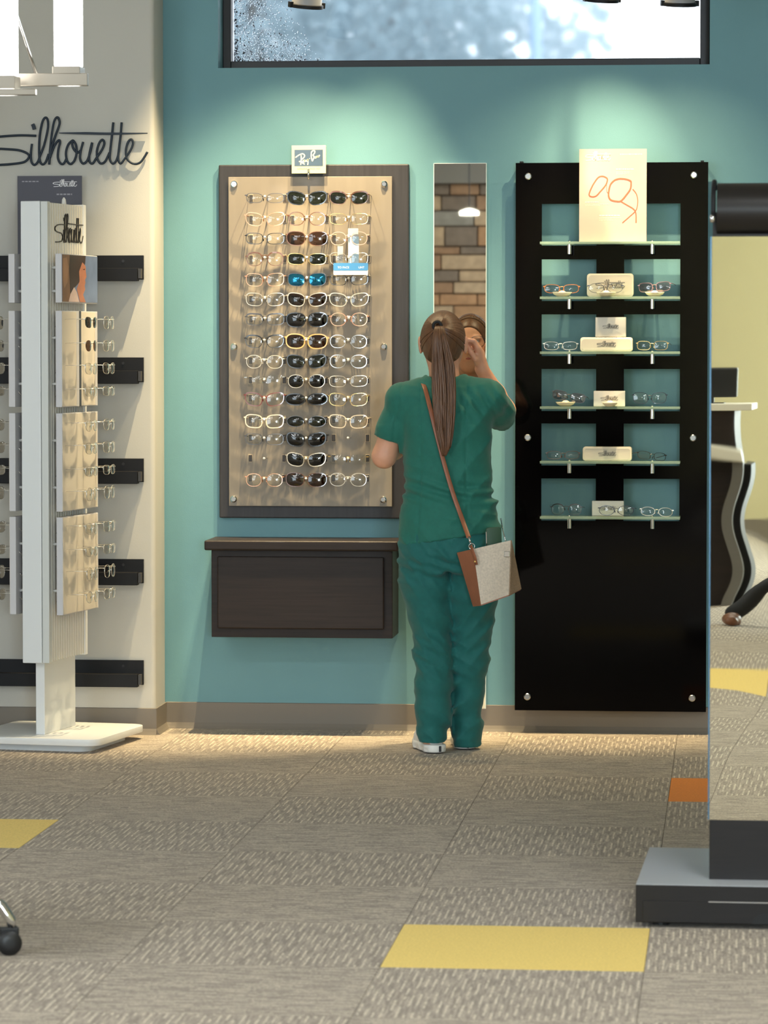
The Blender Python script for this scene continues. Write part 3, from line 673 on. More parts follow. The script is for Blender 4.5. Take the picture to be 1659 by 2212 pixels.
# ---------------------------------------------------------------- tall narrow wall mirror
m0 = W(936, 1530, -0.012); m1 = W(1051, 352, -0.012)
mir = thing('wall_mirror', 'tall narrow frameless mirror on the teal wall between the two displays', 'mirror', ((m0.x + m1.x) / 2, 0, m0.z))
mw = (m1.x - m0.x) / 2; mh = m1.z - m0.z
MB().box(-mw, mw, -0.010, -0.001, 0, mh).build('backing', M_WHITE, mir)
MB().box(-mw + 0.002, mw - 0.002, -0.0122, -0.0101, 0.002, mh - 0.002).build('mirror_glass', M_MIRROR, mir)
e = MB(); e.box(mw - 0.002, mw + 0.0005, -0.0125, -0.002, 0, mh); e.box(-mw - 0.0005, -mw + 0.002, -0.0125, -0.002, 0, mh)
e.build('polished_edge', mat('glass_edge_pale', (222, 236, 232), 0.12), mir)
# ---------------------------------------------------------------- black glass eyewear panel
KY = -0.060
k0 = W(1112, 1534, KY); k1 = W(1530, 350, KY)
kc = (k0.x + k1.x) / 2; kw = (k1.x - k0.x) / 2; kh = k1.z - k0.z
panel = thing('black_shelf_panel', 'tall glossy black glass panel with six pairs of cut-out windows and glass shelves', 'display panel', (kc, 0, k0.z))
rows = [(440, 530), (560, 650), (679, 769), (797, 888), (915, 1006), (1034, 1125)]
def kx(px, py): return W(px, py, KY).x - kc
def kz(px, py): return W(px, py, KY).z - k0.z
M_BGLASS = mat('black_glass', (6, 5, 6), 0.06, spec=0.14)
mb = MB(); xa, xb2, xc, xd = kx(1170, 700), kx(1288, 700), kx(1348, 700), kx(1469, 700)
zs = [(kz(1320, b), kz(1320, a)) for a, b in rows]
mb.box(-kw, xa, KY, KY + 0.012, 0, kh); mb.box(xd, kw, KY, KY + 0.012, 0, kh)
mb.box(xa, xd, KY, KY + 0.012, zs[0][1], kh); mb.box(xa, xd, KY, KY + 0.012, 0, zs[-1][0])
for i in range(5): mb.box(xa, xd, KY, KY + 0.012, zs[i + 1][1], zs[i][0])
for z0, z1 in zs: mb.box(xb2, xc, KY, KY + 0.012, z0, z1)
mb.build('black_glass_sheet', M_BGLASS, panel)
for px, py in ((1141, 381), (1499, 378), (1140, 945), (1497, 946), (1139, 1505), (1495, 1508)):
    Mx = Matrix.Translation((kx(px, py), KY, kz(px, py))) @ Matrix.Rotation(math.pi / 2, 4, 'X')
    s = MB().lathe([(0.0105, -0.055), (0.0105, -0.012)], 14, Mx).build('standoff_barrel', M_CHROME, panel, autosmooth=True)
    MB().lathe([(0.0125, 0), (0.0125, 0.005), (0.0095, 0.008)], 20, Mx).build('standoff_cap', M_CHROME, s, autosmooth=True)
for px in (1126, 1517):
    MB().box(kx(px, 350) - 0.006, kx(px, 350) + 0.006, KY + 0.004, -0.002, kh, kh + 0.006).build('hanging_tab', M_BLACK, panel)
M_SHELF = mat('green_edge_glass', (186, 212, 190), 0.08, alpha=0.42, coat=0.5)
SHZ = []
for i, (a, b) in enumerate(rows):
    SY0, SY1 = KY - 0.115, KY - 0.0005
    px0, px1 = 1166, 1469
    yy = [524, 643, 762, 881, 999, 1119][i]
    zt = W(1320, yy, SY0).z + 0.004                    # front edge centre
    s = thing('glass_shelf', f'clear green-edged glass shelf, {["top", "second", "third", "fourth", "fifth", "lowest"][i]} one on the black panel', 'shelf', (kc, 0, zt), 0, 'glass shelves of the black panel')
    X0, X1 = W(px0, yy, SY0).x - kc, W(px1, yy, SY0).x - kc
    MB().box(X0, X1, SY0, SY1, -0.009, 0).build('glass_plate', M_SHELF, s, bevel=0.001)
    for px in (1230, 1409):
        xx = W(px, yy + 18, SY0 + 0.03).x - kc
        br = MB().cyl((xx, SY0 + 0.035, -0.044), (xx, SY0 + 0.035, -0.009), 0.0085, 16).build('shelf_support', M_POLISH, s, autosmooth=True)
        MB().cyl((xx, SY0 + 0.035, -0.034), (xx, KY + 0.004, -0.034), 0.005, 10).build('support_arm', M_POLISH, br, smooth=True)
        MB().cyl((xx, SY0 + 0.035, 0.0), (xx, SY0 + 0.035, 0.004), 0.004, 10).build('support_pin', M_POLISH, br, smooth=True)
    SHZ.append(zt)
M_CASE = mat('case_white', (236, 226, 204), 0.4); M_BOXW = mat('box_white', (240, 236, 226), 0.45); M_DISH = mat('dish_ivory', (240, 226, 196), 0.35)
M_INK = mat('logo_grey_ink', (104, 102, 100), 0.5)
SF = KY - 0.06
def on_shelf(px, row, Y): p = W(px, 742, Y); return Vector((p.x, Y, SHZ[row]))
def pw(px): return px / 607.0
# poster on the top shelf
pp0 = W(1251, 519, SF - 0.02); pp1 = W(1397, 322, SF - 0.02)
poster = thing('eyewear_poster', 'pale pink card showing rust-coloured rimless glasses, standing on the top glass shelf', 'poster', (((pp0.x + pp1.x) / 2), SF - 0.015, SHZ[0] + 0.001))
ph = pp1.z - SHZ[0]; pw_ = (pp1.x - pp0.x) / 2
MB().box(-pw_, pw_, -0.003, 0.003, 0, ph).build('card_sheet', mat('poster_blush', (204, 170, 156), 0.5, noise=0.06, nscale=5), poster)
ri = mat('poster_rust_ink', (176, 92, 66), 0.5); ci = mat('poster_cream_ink', (252, 236, 190), 0.5)
kk = pw_ * 2 / 1385
PT = lambda st: [((p[0] - 822) * kk, ph + (125 - p[1]) * kk) for p in st]
pm = MB()
for i, (st, w_) in enumerate((([(480, 750), (540, 695), (620, 685), (700, 725), (705, 780), (670, 870), (560, 1000), (480, 1085), (400, 1105), (340, 1080), (340, 1020), (400, 880), (480, 750)], 18),
    ([(960, 735), (860, 765), (775, 850), (740, 980), (735, 1090), (780, 1170), (900, 1200), (990, 1190), (1090, 1080), (1180, 950), (1195, 830), (1180, 780), (1080, 745), (960, 735)], 22),
    ([(990, 1205), (1120, 1280), (1230, 1345), (1285, 1410), (1300, 1500), (1300, 1640)], 16), ([(1230, 950), (1300, 1040), (1332, 1160), (1325, 1300), (1285, 1400), (1170, 1510), (1020, 1640)], 12), ([(690, 860), (700, 1000), (735, 1030)], 6))):
    ribbon(pm, PT(st), w_ * 1.5 * kk, -0.0036 - i * 3e-5, -0.003)
pm.build('glasses_drawing', ri, poster)
lo = put('script_logo', logo_mesh('script_logo', 520 * kk, 0.0004, ci, 30), poster, (PT([(515, 265)])[0][0], -0.0031, PT([(515, 265)])[0][1])); lo.scale = (1, 1, 1.25)
tl = MB()
for x0, x1, z, hgt in ((965, 1420, 235, 26), (885, 1260, 540, 26), (885, 1180, 600, 10), (885, 1150, 625, 10), (885, 1100, 650, 10), (250, 525, 1215, 24), (260, 730, 1260, 10), (260, 560, 1285, 10), (545, 975, 1490, 26), (545, 990, 1545, 10), (545, 820, 1590, 10)):
    r_ = random.Random(z); x = x0
    while x < x1:
        w_ = min(r_.uniform(14, 60), x1 - x); a, b = PT([(x, z)])[0], PT([(x + w_, z)])[0]
        tl.box(a[0], b[0], -0.0034, -0.003, a[1] - hgt * kk / 2, a[1] + hgt * kk / 2); x += w_ + 12
stuff(tl.build('small_print', ci, poster))
def case(px, row, wpx, hpx, label, Y=SF, depth=0.05, rr=0.012, logo=0.45, base_z=0.0, lean=0.0, name='glasses_case', dished=True):
    p = on_shelf(px, row, Y); w_, h_ = wpx / 607.0, hpx / 607.0
    t = thing(name, label, 'glasses case' if name == 'glasses_case' else 'box', (p.x, p.y, p.z + 0.0005 + base_z)); t.rotation_euler = (lean, 0, 0)
    MB().prism(rrect(-w_ / 2, w_ / 2, 0, h_, min(rr, h_ * 0.4)), -depth / 2, depth / 2).build('shell', M_CASE if dished else M_BOXW, t, bevel=0.0025, autosmooth=True)
    if dished:
        MB().prism(rrect(-w_ / 2 + 0.006, w_ / 2 - 0.006, 0.006, h_ - 0.006, min(rr, h_ * 0.3)), -depth / 2 - 0.0012, -depth / 2 + 0.001).build('inset_face', mat('case_inset', (214, 206, 190), 0.5), t)
    put('script_logo', logo_mesh('script_logo', w_ * logo, 0.0005, M_INK, 26), t, (0, -depth / 2 - (0.0013 if dished else 0.0003), h_ * 0.55))
    return t
def dish(px, row, label, Y=SF - 0.02, w_=0.072):
    p = on_shelf(px, row, Y)
    t = thing('display_dish', label, 'dish', (p.x, p.y, p.z + 0.0003), 0, 'ivory dishes on the glass shelves')
    prof = [(0.014, 0), (0.020, 0.002), (0.030, 0.008), (0.036, 0.016), (0.034, 0.016), (0.027, 0.010), (0.010, 0.006)]
    MB().lathe([(r * w_ / 0.072, z) for r, z in prof], 24).build('bowl', M_DISH, t, smooth=True)
    MB().lathe([(0.013, 0.006), (0.013, 0.018), (0.006, 0.022)], 16).build('nose_rest', M_DISH, t, smooth=True)
    return t
def sg_(label, px, row, dz, shape, th, fc, lens='clear', kind='full', Y=SF - 0.022, rot=(0, 0, 0), sc_=0.95, tcol=None, name='eyeglasses'):
    p = on_shelf(px, row, Y)
    return glasses(label, shape, th, fc, lens, kind, (p.x, p.y, p.z + dz + 0.003), (rot[0] * 0.35, rot[1], rot[2]), 0.07, False, 'glasses on the glass shelves', name, sc_, tcol)
# second shelf
dish(1214, 1, 'ivory dish under the orange-gold glasses on the second glass shelf')
sg_('orange-gold half-rim eyeglasses resting on an ivory dish, second glass shelf', 1213, 1, 0.026, 'slim', .0012, 'orange', rot=(-.2, 0, .05))
case(1318, 1, 103, 51, 'open white case lid with a script logo standing on the second glass shelf', Y=KY - 0.03, depth=0.022, logo=0.62)
dish(1309, 1, 'ivory dish before the open white case lid on the second glass shelf', Y=SF - 0.03)
sg_('dark wire eyeglasses on a dish before the open white case lid', 1308, 1, 0.028, 'oval', .0010, 'navy', Y=SF - 0.034, rot=(-.1, 0, .08), sc_=0.92)
dish(1414, 1, 'ivory dish under the mauve glasses on the second glass shelf')
sg_('mauve-tinted eyeglasses tilted on an ivory dish, second glass shelf', 1413, 1, 0.032, 'rect', .0014, 'mauve', 'pinkmir', rot=(-.15, -.06, -.25), sc_=0.9)
# third shelf
sg_('pale gold rimless eyeglasses lying on the third glass shelf', 1211, 2, 0.018, 'slim', .0010, 'titan', rot=(-.25, 0, .05), sc_=0.92)
case(1310.5, 2, 115, 31, 'long white rounded glasses case lying on the third glass shelf', depth=0.06, rr=0.010, logo=0.36)
case(1319.5, 2, 67, 43, 'small white box with a script logo stacked on the long white case', base_z=31 / 607 + 0.002, depth=0.05, dished=False, rr=0.002, logo=0.52, name='product_box')
sg_('gold-rimmed eyeglasses with greenish lenses on the third glass shelf', 1409, 2, 0.019, 'rect', .0011, 'gold', rot=(-.2, 0, -.15), sc_=0.86)
# fourth shelf
dish(1222, 3, 'ivory dish under the tilted dark glasses on the fourth glass shelf')
sg_('dark-rimmed eyeglasses tilted on an ivory dish, fourth glass shelf', 1229, 3, 0.033, 'rect', .0011, 'gun', 'pinkmir', rot=(-.2, .16, -.1), sc_=0.92)
case(1317, 3, 69, 34, 'small white box with a script logo standing on the fourth glass shelf', dished=False, depth=0.04, rr=0.002, logo=0.55, name='product_box')
dish(1318, 3, 'ivory dish set before the small white box on the fourth glass shelf', Y=SF - 0.046, w_=0.058)
sg_('navy squarish eyeglasses on the fourth glass shelf', 1404, 3, 0.028, 'square', .0014, 'navy', rot=(-.1, 0, .05), sc_=0.92)
# fifth shelf
sg_('dark tortoiseshell eyeglasses lying low on the fifth glass shelf', 1217, 4, 0.018, 'slim', .0012, 'tort', rot=(-.3, 0, .1), sc_=0.9)
case(1313, 4, 108, 31, 'long white rounded glasses case on the fifth glass shelf', depth=0.055, rr=0.010, logo=0.36)
sg_('thin grey eyeglasses lying askew on the fifth glass shelf', 1410, 4, 0.016, 'slim', .0009, 'gun', rot=(-.4, .1, .55), sc_=0.9)
# lowest shelf
sg_('black half-rim round eyeglasses on the lowest glass shelf', 1224, 5, 0.021, 'round', .0008, 'gun', kind='brow', rot=(-.1, 0, -.1), sc_=0.88)
case(1314.5, 5, 70, 33, 'small white box with a script logo on the lowest glass shelf', Y=KY - 0.035, dished=False, depth=0.035, rr=0.002, logo=0.5, name='product_box')
sg_('navy acetate eyeglasses before the white box on the lowest glass shelf', 1332, 5, 0.019, 'oval', .0016, 'navy', Y=SF - 0.03, rot=(-.1, 0, -.12), sc_=0.94)
sg_('clear blush eyeglasses lying on the lowest glass shelf', 1420, 5, 0.015, 'oval', .0012, 'titan', rot=(-.35, .05, .1), sc_=0.86)
# ---------------------------------------------------------------- raised script lettering on the greige wall
s0 = W(-31, 356, PIL_Y); s1 = W(320, 252, PIL_Y)
SIGN = thing('wall_lettering', 'large dark navy script brand lettering mounted on the greige wall', 'sign', (W(148, 300, PIL_Y).x, PIL_Y, W(148, 305, PIL_Y).z))
m_navy = mat('letter_navy', (40, 50, 62), 0.5, spec=0.3)
kpx = 1 / 3.456 / 600.3                       # zoom pixel to metres at that wall
cxz = W(0, 0, PIL_Y)
def sgn(st): return [(W(p[0] / 3.456, p[1] / 3.456, PIL_Y).x - SIGN.location.x, W(p[0] / 3.456, p[1] / 3.456, PIL_Y).z - SIGN.location.z) for p in st]
for nm, i in (('letter_s', 0), ('letters_il', 1), ('letter_h_stem', 2), ('letter_h_arch', 3), ('letter_o', 4), ('letters_ue', 5), ('letter_t', 6), ('letters_te', 7)):
    MB().tube([(p[0], -0.011, p[1]) for p in crom(sgn(LOGO[i]), 7)], 9.0 * kpx, 8).build(nm, m_navy, SIGN, smooth=True)
ribbon(MB(), sgn(LOGO_BAR), 18 * kpx, -0.0178, -0.008, taper=True).build('cross_bar', m_navy, SIGN)
ribbon(MB(), sgn(LOGO_DOT), 26 * kpx, -0.016, -0.006).build('letter_dot', m_navy, SIGN)
# ---------------------------------------------------------------- black display rails
for n, (ya, yb) in enumerate(((552, 607), (772, 829), (990, 1045), (1207, 1264), (1425, 1484))):
    top = W(200, ya, PIL_Y).z; bot = W(200, yb, PIL_Y - 0.05).z
    xr = W(311, ya, PIL_Y).x
    r = thing('display_rail', f'long black display rail on the greige wall, {["top one under the script lettering", "second from the top", "third from the top", "fourth from the top", "lowest one near the floor"][n]}', 'rail', (xr, PIL_Y, bot), 0, 'black display rails')
    hh = top - bot
    MB().box(-1.3, 0, -0.012, -0.0005, hh * 0.06, hh).build('back_strip', M_BLACK, r, bevel=0.001)
    MB().box(-1.3, -0.016, -0.05, -0.012, 0.0, hh * 0.50).build('ledge', M_BLACK, r, bevel=0.0015)
    MB().box(-0.014, -0.004, -0.046, -0.012, hh * 0.10, hh * 0.48).build('end_stop', mat('rail_end_grey', (58, 56, 55), 0.5), r)
    MB().lathe([(0.005, 0), (0.005, 0.002)], 10, Matrix.Translation((-0.075, -0.012, hh * 0.78)) @ Matrix.Rotation(math.pi / 2, 4, 'X')).build('screw', M_BLACKPLASTIC, r)
    if n == 0: RAIL_TOP = bot + hh * 0.50
# dark poster card standing on the top rail
q0 = W(39, 552, PIL_Y - 0.03); q1 = W(177, 380, PIL_Y - 0.03)
dc = thing('dark_poster_card', 'dark navy card with white script logo on the top rail behind the tower', 'poster', ((q0.x + q1.x) / 2, PIL_Y - 0.032, RAIL_TOP + 0.0005))
dw = (q1.x - q0.x) / 2; dh = q1.z - RAIL_TOP
MB().box(-dw, dw, -0.003, 0.003, 0, dh).build('card_sheet', mat('card_navy', (50, 48, 62), 0.4), dc)
wh = mat('card_logo_white', (226, 224, 228), 0.5)
put('script_logo', logo_mesh('script_logo', dw * 2 * 0.37, 0.0005, wh, 30), dc, (dw * 0.48, -0.0032, dh - 0.026))
tb = MB()
for x0, x1, z, hgt in ((-dw * 0.86, -dw * 0.34, dh - 0.020, 0.004), (dw * 0.22, dw * 0.7, dh - 0.067, 0.005)):
    x = x0; r_ = random.Random(5)
    while x < x1: w_ = r_.uniform(0.004, 0.012); tb.box(x, min(x + w_, x1), -0.0034, -0.003, z - hgt / 2, z + hgt / 2); x += w_ + 0.003
stuff(tb.build('small_print', mat('card_print_grey', (150, 148, 156), 0.5), dc))
# ---------------------------------------------------------------- white display tower
M_TOWER = mat('tower_white', (228, 230, 230), 0.38)
M_TRIB = mat('tower_rib_white', (226, 220, 206), 0.45)
TRZ = -math.radians(9.5)
tower = thing('display_tower', 'tall white slab display tower with ribbed sides on a rounded double base', 'display stand', (-2.402, -0.56, 0), TRZ)
MB().prism(rrect(-0.20, 0.20, -0.215, 0.215, 0.05, 5), 0, 0.026, 'z').build('lower_base_plate', M_TOWER, tower, autosmooth=True)
MB().prism(rrect(-0.25, 0.25, -0.27, 0.27, 0.055, 6), 0.026, 0.050, 'z').build('upper_base_plate', M_TOWER, tower, bevel=0.002, autosmooth=True)
MB().box(-0.0165, 0.0165, -0.158, 0.158, 0.050, 0.335).build('neck', M_TOWER, tower, bevel=0.002)
TZ0, TZ1 = 0.306, 1.928
MB().box(-0.040, 0.040, -0.170, 0.170, TZ0 + 0.004, TZ1 - 0.004).build('core', M_TRIB, tower)
MB().box(-0.050, 0.022, -0.199, -0.170, TZ0, TZ1).build('front_board', M_TOWER, tower, bevel=0.003)
MB().box(0.024, 0.0495, -0.197, -0.170, TZ0 + 0.001, TZ1 - 0.001).build('front_edge_strip', mat('tower_edge_grey', (214, 216, 212), 0.4), tower, bevel=0.002)
MB().box(-0.050, 0.050, 0.170, 0.199, TZ0, TZ1).build('rear_board', M_TOWER, tower, bevel=0.003)
nrib = 14
rib_me = MB().prism([(-0.0070, 0), (-0.0050, 0.009), (0.0050, 0.009), (0.0070, 0)], TZ0 + 0.006, TZ1 - 0.006, 'z').mesh('rib', M_TRIB)
for sd in (-1, 1):
    for k in range(nrib):
        o = put('rib', rib_me, tower, (sd * 0.040, -0.157 + k * 0.314 / (nrib - 1), 0)); o.rotation_euler = (0, 0, -sd * math.pi / 2)
MB().tube([(0.02, 0.05, TZ1 - 0.004), (0.02, 0.05, TZ1 + 0.014), (0.02, 0.05, TZ1 + 0.022)], [0.009, 0.007, 0.002], 10).build('top_hook', M_WHITE, tower, smooth=True)
# the logo on the ribbed side, facing +x
lo = put('side_logo', logo_mesh('side_logo', 0.285, 0.004, mat('logo_black', (24, 24, 26), 0.4), 13), tower, (0.0472, 0.022, 1.838))
lo.rotation_euler = (0, 0, math.pi / 2); lo.scale = (1, 1, 1.22)
def tz(px, py): return W(px, py, -0.60).z
M_PFACE = mat('panel_face_cream', (224, 214, 198), 0.5); M_PEDGE = mat('panel_edge_white', (208, 206, 208), 0.45)
panels = []
for n, (ya, yb) in enumerate(((550, 655), (672, 878), (891, 1101), (1113, 1322))):
    z1, z0 = tz(170, ya), tz(170, yb)
    for sd in (1, -1):
        a, b = sd * 0.076, sd * 0.099
        p = MB().box(min(a, b), max(a, b), -0.192, 0.178, 0, z1 - z0).build('display_plate', M_PEDGE, tower, bevel=0.0015, loc=(0, 0, z0))
        fx = sd * 0.0992
        if n == 0:
            H_ = z1 - z0
            MB().box(min(fx, fx + sd * 0.001), max(fx, fx + sd * 0.001), -0.188, 0.176, 0.004, H_ - 0.003).build('portrait_print', mat('print_sky', (112, 130, 164), 0.4, noise=0.15, nscale=12), p)
            pt_ = lambda q: [(-0.188 + (x - 580) / 335 * 0.364, 0.004 + (1180 - y) / 425 * (H_ - 0.007)) for x, y in q]
            for i_, (q, nm_, c_) in enumerate((([(580, 755), (690, 755), (680, 1180), (580, 1180)], 'print_patch', (134, 96, 70)), ([(588, 790), (622, 780), (640, 860), (630, 1000), (600, 1060), (588, 980)], 'print_patch', (170, 126, 94)),
                    ([(650, 755), (802, 755), (796, 830), (745, 900), (740, 1000), (695, 1050), (655, 1120), (645, 900)], 'print_patch', (62, 42, 36)),
                    ([(770, 815), (800, 850), (802, 900), (808, 945), (794, 975), (798, 1000), (790, 1030), (796, 1060), (775, 1110), (800, 1180), (745, 1180), (715, 1060), (742, 990), (738, 900)], 'print_patch', (186, 122, 94)),
                    ([(690, 1045), (715, 1090), (738, 1180), (638, 1180), (655, 1110)], 'print_patch', (212, 186, 178)), ([(772, 880), (792, 872), (790, 884)], 'print_patch', (52, 34, 30)))):
                e0, e1 = fx + sd * (0.001 + i_ * 0.00012), fx + sd * (0.0012 + i_ * 0.00012)
                MB().prism(pt_(q), min(e0, e1), max(e0, e1), 'x').build(nm_, mat('print_%d' % i_, c_, 0.4, noise=0.12, nscale=25), p)
        elif n == 1:
            MB().box(min(fx, fx + sd * 0.001), max(fx, fx + sd * 0.001), -0.190, -0.045, 0.003, z1 - z0 - 0.003).build('cream_face', M_PFACE, p)
            MB().box(min(fx, fx + sd * 0.001), max(fx, fx + sd * 0.001), 0.005, 0.150, 0.003, z1 - z0 - 0.003).build('cream_face', M_PFACE, p)
            MB().box(min(fx, fx + sd * 0.0006), max(fx, fx + sd * 0.0006), -0.015, 0.005, 0, z1 - z0).build('groove_strip', mat('groove_slate', (74, 80, 88), 0.5), p)
        else:
            MB().box(min(fx, fx + sd * 0.001), max(fx, fx + sd * 0.001), -0.190, 0.165, 0.003, z1 - z0 - 0.003).build('cream_face', M_PFACE, p)
        for zz in (0.24, 0.72):
            MB().cyl((sd * 0.046, -0.150, (z1 - z0) * zz), (sd * 0.077, -0.150, (z1 - z0) * zz), 0.005, 10).build('spacer_peg', M_WHITE, p, smooth=True)
            MB().cyl((sd * 0.046, 0.150, (z1 - z0) * zz), (sd * 0.077, 0.150, (z1 - z0) * zz), 0.005, 10).build('spacer_peg', M_WHITE, p, smooth=True)
        if n == 0: continue
        ys = {1: (697, 747, 796, 845), 2: (918, 967, 1016, 1065), 3: (1139, 1188, 1236, 1285)}[n]
        for k, yy in enumerate(ys):
            for half, yo in ((0, -0.100), (1, 0.085)):
                zz = tz(200, yy); dark = sd > 0 and n == 1 and half == 0 and k < 2
                loc = tower.location + Matrix.Rotation(TRZ, 3, 'Z') @ Vector((sd * (0.099 + 0.080), yo, zz))
                side = 'logo side' if sd > 0 else 'far side'
                desc = (['black-lensed rimless sunglasses', 'brown oval-lensed rimless sunglasses'][k] if dark else 'thin rimless titanium eyeglasses')
                lab = f'{desc}, {["top", "second", "third", "bottom"][k]} {"front" if half == 0 else "back"} pair on the {["", "upper", "middle", "lowest"][n]} plate, tower {side}'
                glasses(lab, ['rect', 'sq2', 'round', 'square'][(k + n) % 4] if not dark else ['square', 'round'][k], .0006 if dark else .0007, 'titan', ['black', 'brown'][k] if dark else 'clear', 'rimless' if dark else 'full', loc,
                        (0, 0, TRZ + sd * math.pi / 2), 0.118, True, 'glasses on the white tower', 'sunglasses' if dark else 'eyeglasses', 0.92)
# ---------------------------------------------------------------- hanging lamp with square glass tubes
PYY = -3.0
def pp(px, py, dy=0): return W(px, py, PYY + dy)
pc = pp(-150, 176)
pend = thing('pendant_lamp', 'hanging lamp with glowing square glass tubes on brushed nickel bars', 'pendant lamp', (pc.x, PYY, CEIL))
def L_(v): return Vector((v.x - pc.x, v.y - PYY, v.z - CEIL))
M_NICK = mat('brushed_nickel', (150, 142, 130), 0.38, 1.0)
e_ = L_(pp(190, 172)); hw_ = 0.018
MB().box(-e_.x, e_.x, -0.012, 0.012, e_.z - hw_, e_.z + hw_).build('cross_bar', M_NICK, pend, bevel=0.002)
e2 = L_(pp(78, 199, -0.22))
MB().box(-e2.x - 0.1, e2.x, -0.232, -0.208, e2.z - 0.009, e2.z + 0.009).build('front_bar', M_NICK, pend, bevel=0.002)
lnk = MB().box(-0.014, 0.014, -0.23, 0.012, e_.z - 0.03, e_.z - 0.006).build('bar_link', M_NICK, pend)
m_glow = mat('glowing_glass', (255, 255, 252), 0.3, emit=5.0)
for px, dy, yb in ((148, 0.03, 146), (8, -0.10, 166), (-130, 0.03, 146), (-290, -0.10, 166)):
    b0 = L_(pp(px, yb, dy)); w_ = 0.036
    MB().box(b0.x - w_, b0.x + w_, b0.y - w_, b0.y + w_, b0.z, b0.z + 0.42).build('glass_tube', m_glow, pend, bevel=0.006)
    h_ = MB().box(b0.x - w_ - 0.004, b0.x + w_ + 0.004, b0.y - w_ - 0.004, b0.y + w_ + 0.004, b0.z - 0.036, b0.z + 0.001).build('tube_holder', M_NICK, pend, bevel=0.002)
    ll = light('tube_lamp', 'POINT', (b0.x + pc.x, b0.y + PYY, b0.z + CEIL - 0.06), 0.7, (1, 0.98, 0.92), shadow_soft_size=0.04)
for s_ in (-1, 1):
    a_ = L_(pp(78, 160)) if s_ > 0 else Vector((-L_(pp(78, 160)).x, 0, L_(pp(78, 160)).z))
    b_ = L_(pp(25, 0)) if s_ > 0 else Vector((-L_(pp(25, 0)).x, 0, L_(pp(25, 0)).z))
    d_ = (b_ - a_); top = a_ + d_ * ((-0.45 - a_.z) / d_.z)
    MB().cyl(a_, top, 0.005, 8).build('stay_rod', M_POLISH, pend, smooth=True)
MB().cyl((0, 0, e_.z), (0, 0, -0.02), 0.010, 12).build('hanging_rod', M_NICK, pend, smooth=True)
MB().lathe([(0.07, -0.03), (0.07, 0)], 24).build('ceiling_rose', M_NICK, pend, autosmooth=True)
# ---------------------------------------------------------------- swivel chair whose caster shows at the frame's edge
cf = G(33, 2061)
ch = thing('swivel_chair', 'swivel chair with chrome star base and black twin-wheel casters', 'chair', (cf.x - 0.315, cf.y - 0.02, 0))
for k in range(5):
    a = math.radians(3 + 72 * k); c_, s_ = math.cos(a), math.sin(a)
    leg = MB().tube([(0.03 * c_, 0.03 * s_, 0.165), (0.16 * c_, 0.16 * s_, 0.160), (0.24 * c_, 0.24 * s_, 0.143), (0.285 * c_, 0.285 * s_, 0.112), (0.306 * c_, 0.306 * s_, 0.080), (0.310 * c_, 0.310 * s_, 0.062)], [0.021, 0.018, 0.016, 0.014, 0.012, 0.010], 12).build('chrome_leg', M_POLISH, ch, smooth=True)
    Mx = Matrix.Translation((0.300 * c_, 0.300 * s_, 0.029)) @ Matrix.Rotation(math.radians(20 + 40 * k), 4, 'Z')
    cs = MB()
    cs.box(-0.022, 0.024, -0.013, 0.013, 0.010, 0.036, Mx)
    cas = cs.build('caster_fork', M_BLACKPLASTIC, ch, bevel=0.004)
    for sd in (-1, 1):
        MB().lathe([(0.020, -0.008), (0.028, -0.006), (0.029, 0.004), (0.022, 0.008), (0.010, 0.009)], 20, Mx @ Matrix.Translation((0, sd * 0.020, 0)) @ Matrix.Rotation(-sd * math.pi / 2, 4, 'X')).build('caster_wheel', M_BLACKPLASTIC, cas, autosmooth=True)
MB().lathe([(0.045, 0.125), (0.045, 0.175), (0.028, 0.19), (0.028, 0.42)], 18).build('gas_column', M_POLISH, ch, autosmooth=True)
MB().prism(rrect(-0.23, 0.225, -0.23, 0.23, 0.07), 0.42, 0.49, 'z').build('seat', mat('chair_black_fabric', (34, 34, 38), 0.8), ch, bevel=0.02, autosmooth=True)
MB().tube([(-0.20, 0, 0.43), (-0.29, 0, 0.45), (-0.31, 0, 0.62)], 0.016, 8).build('back_bracket', M_POLISH, ch, smooth=True)
MB().prism(rrect(-0.21, 0.21, 0.58, 0.98, 0.06), -0.31, -0.27, 'x').build('backrest', mat('chair_black_fabric', (34, 34, 38), 0.8), ch, bevel=0.01, autosmooth=True)
# ---------------------------------------------------------------- free-standing mirror on a black base
KZ = -math.radians(1.6)
kf = G(1373, 1911, 0.105)
kio = thing('mirror_stand', 'free-standing black wood mirror stand with a tall mirror and a wide base', 'mirror stand', (kf.x, kf.y, 0), KZ)
M_KIO = mat('black_brown_wood', (27, 23, 21), 0.45, spec=0.3, noise=0.15, nscale=10, stretch=(1, 4, 8))
MB().box(0, 0.82, 0, 0.645, 0.012, 0.105).build('base_box', M_KIO, kio, bevel=0.002)
MB().box(0.001, 0.819, 0.001, 0.644, 0.1051, 0.1062).build('base_top', mat('base_top_sheen', (190, 193, 198), 0.35, coat=0.3), kio)  # light grey sheet over the black base paints in its reflected sheen
MB().box(0.018, 0.80, -0.0035, 0.004, 0.014, 0.067).build('drawer_front', M_KIO, kio, bevel=0.001)
MB().box(0.178, 0.64, -0.006, -0.0036, 0.0655, 0.0685).build('drawer_pull', M_CHROME, kio)
MB().prism([(0.318 + 0.034 * math.cos(a), 0.0142 + 0.026 * math.sin(a)) for a in [math.pi * i / 12 for i in range(13)]], -0.0042, -0.0034).build('caster_recess_patch', mat('recess_dark', (5, 5, 5), 0.6), kio)  # flat black half-disc paints in the dark of a caster recess
for x in (0.06, 0.76):
    for y in (0.06, 0.58):
        MB().lathe([(0.022, 0), (0.022, 0.012)], 14, Matrix.Translation((x, y, 0))).build('foot', M_BLACKPLASTIC, kio)
ux, uy = 0.176, 0.104
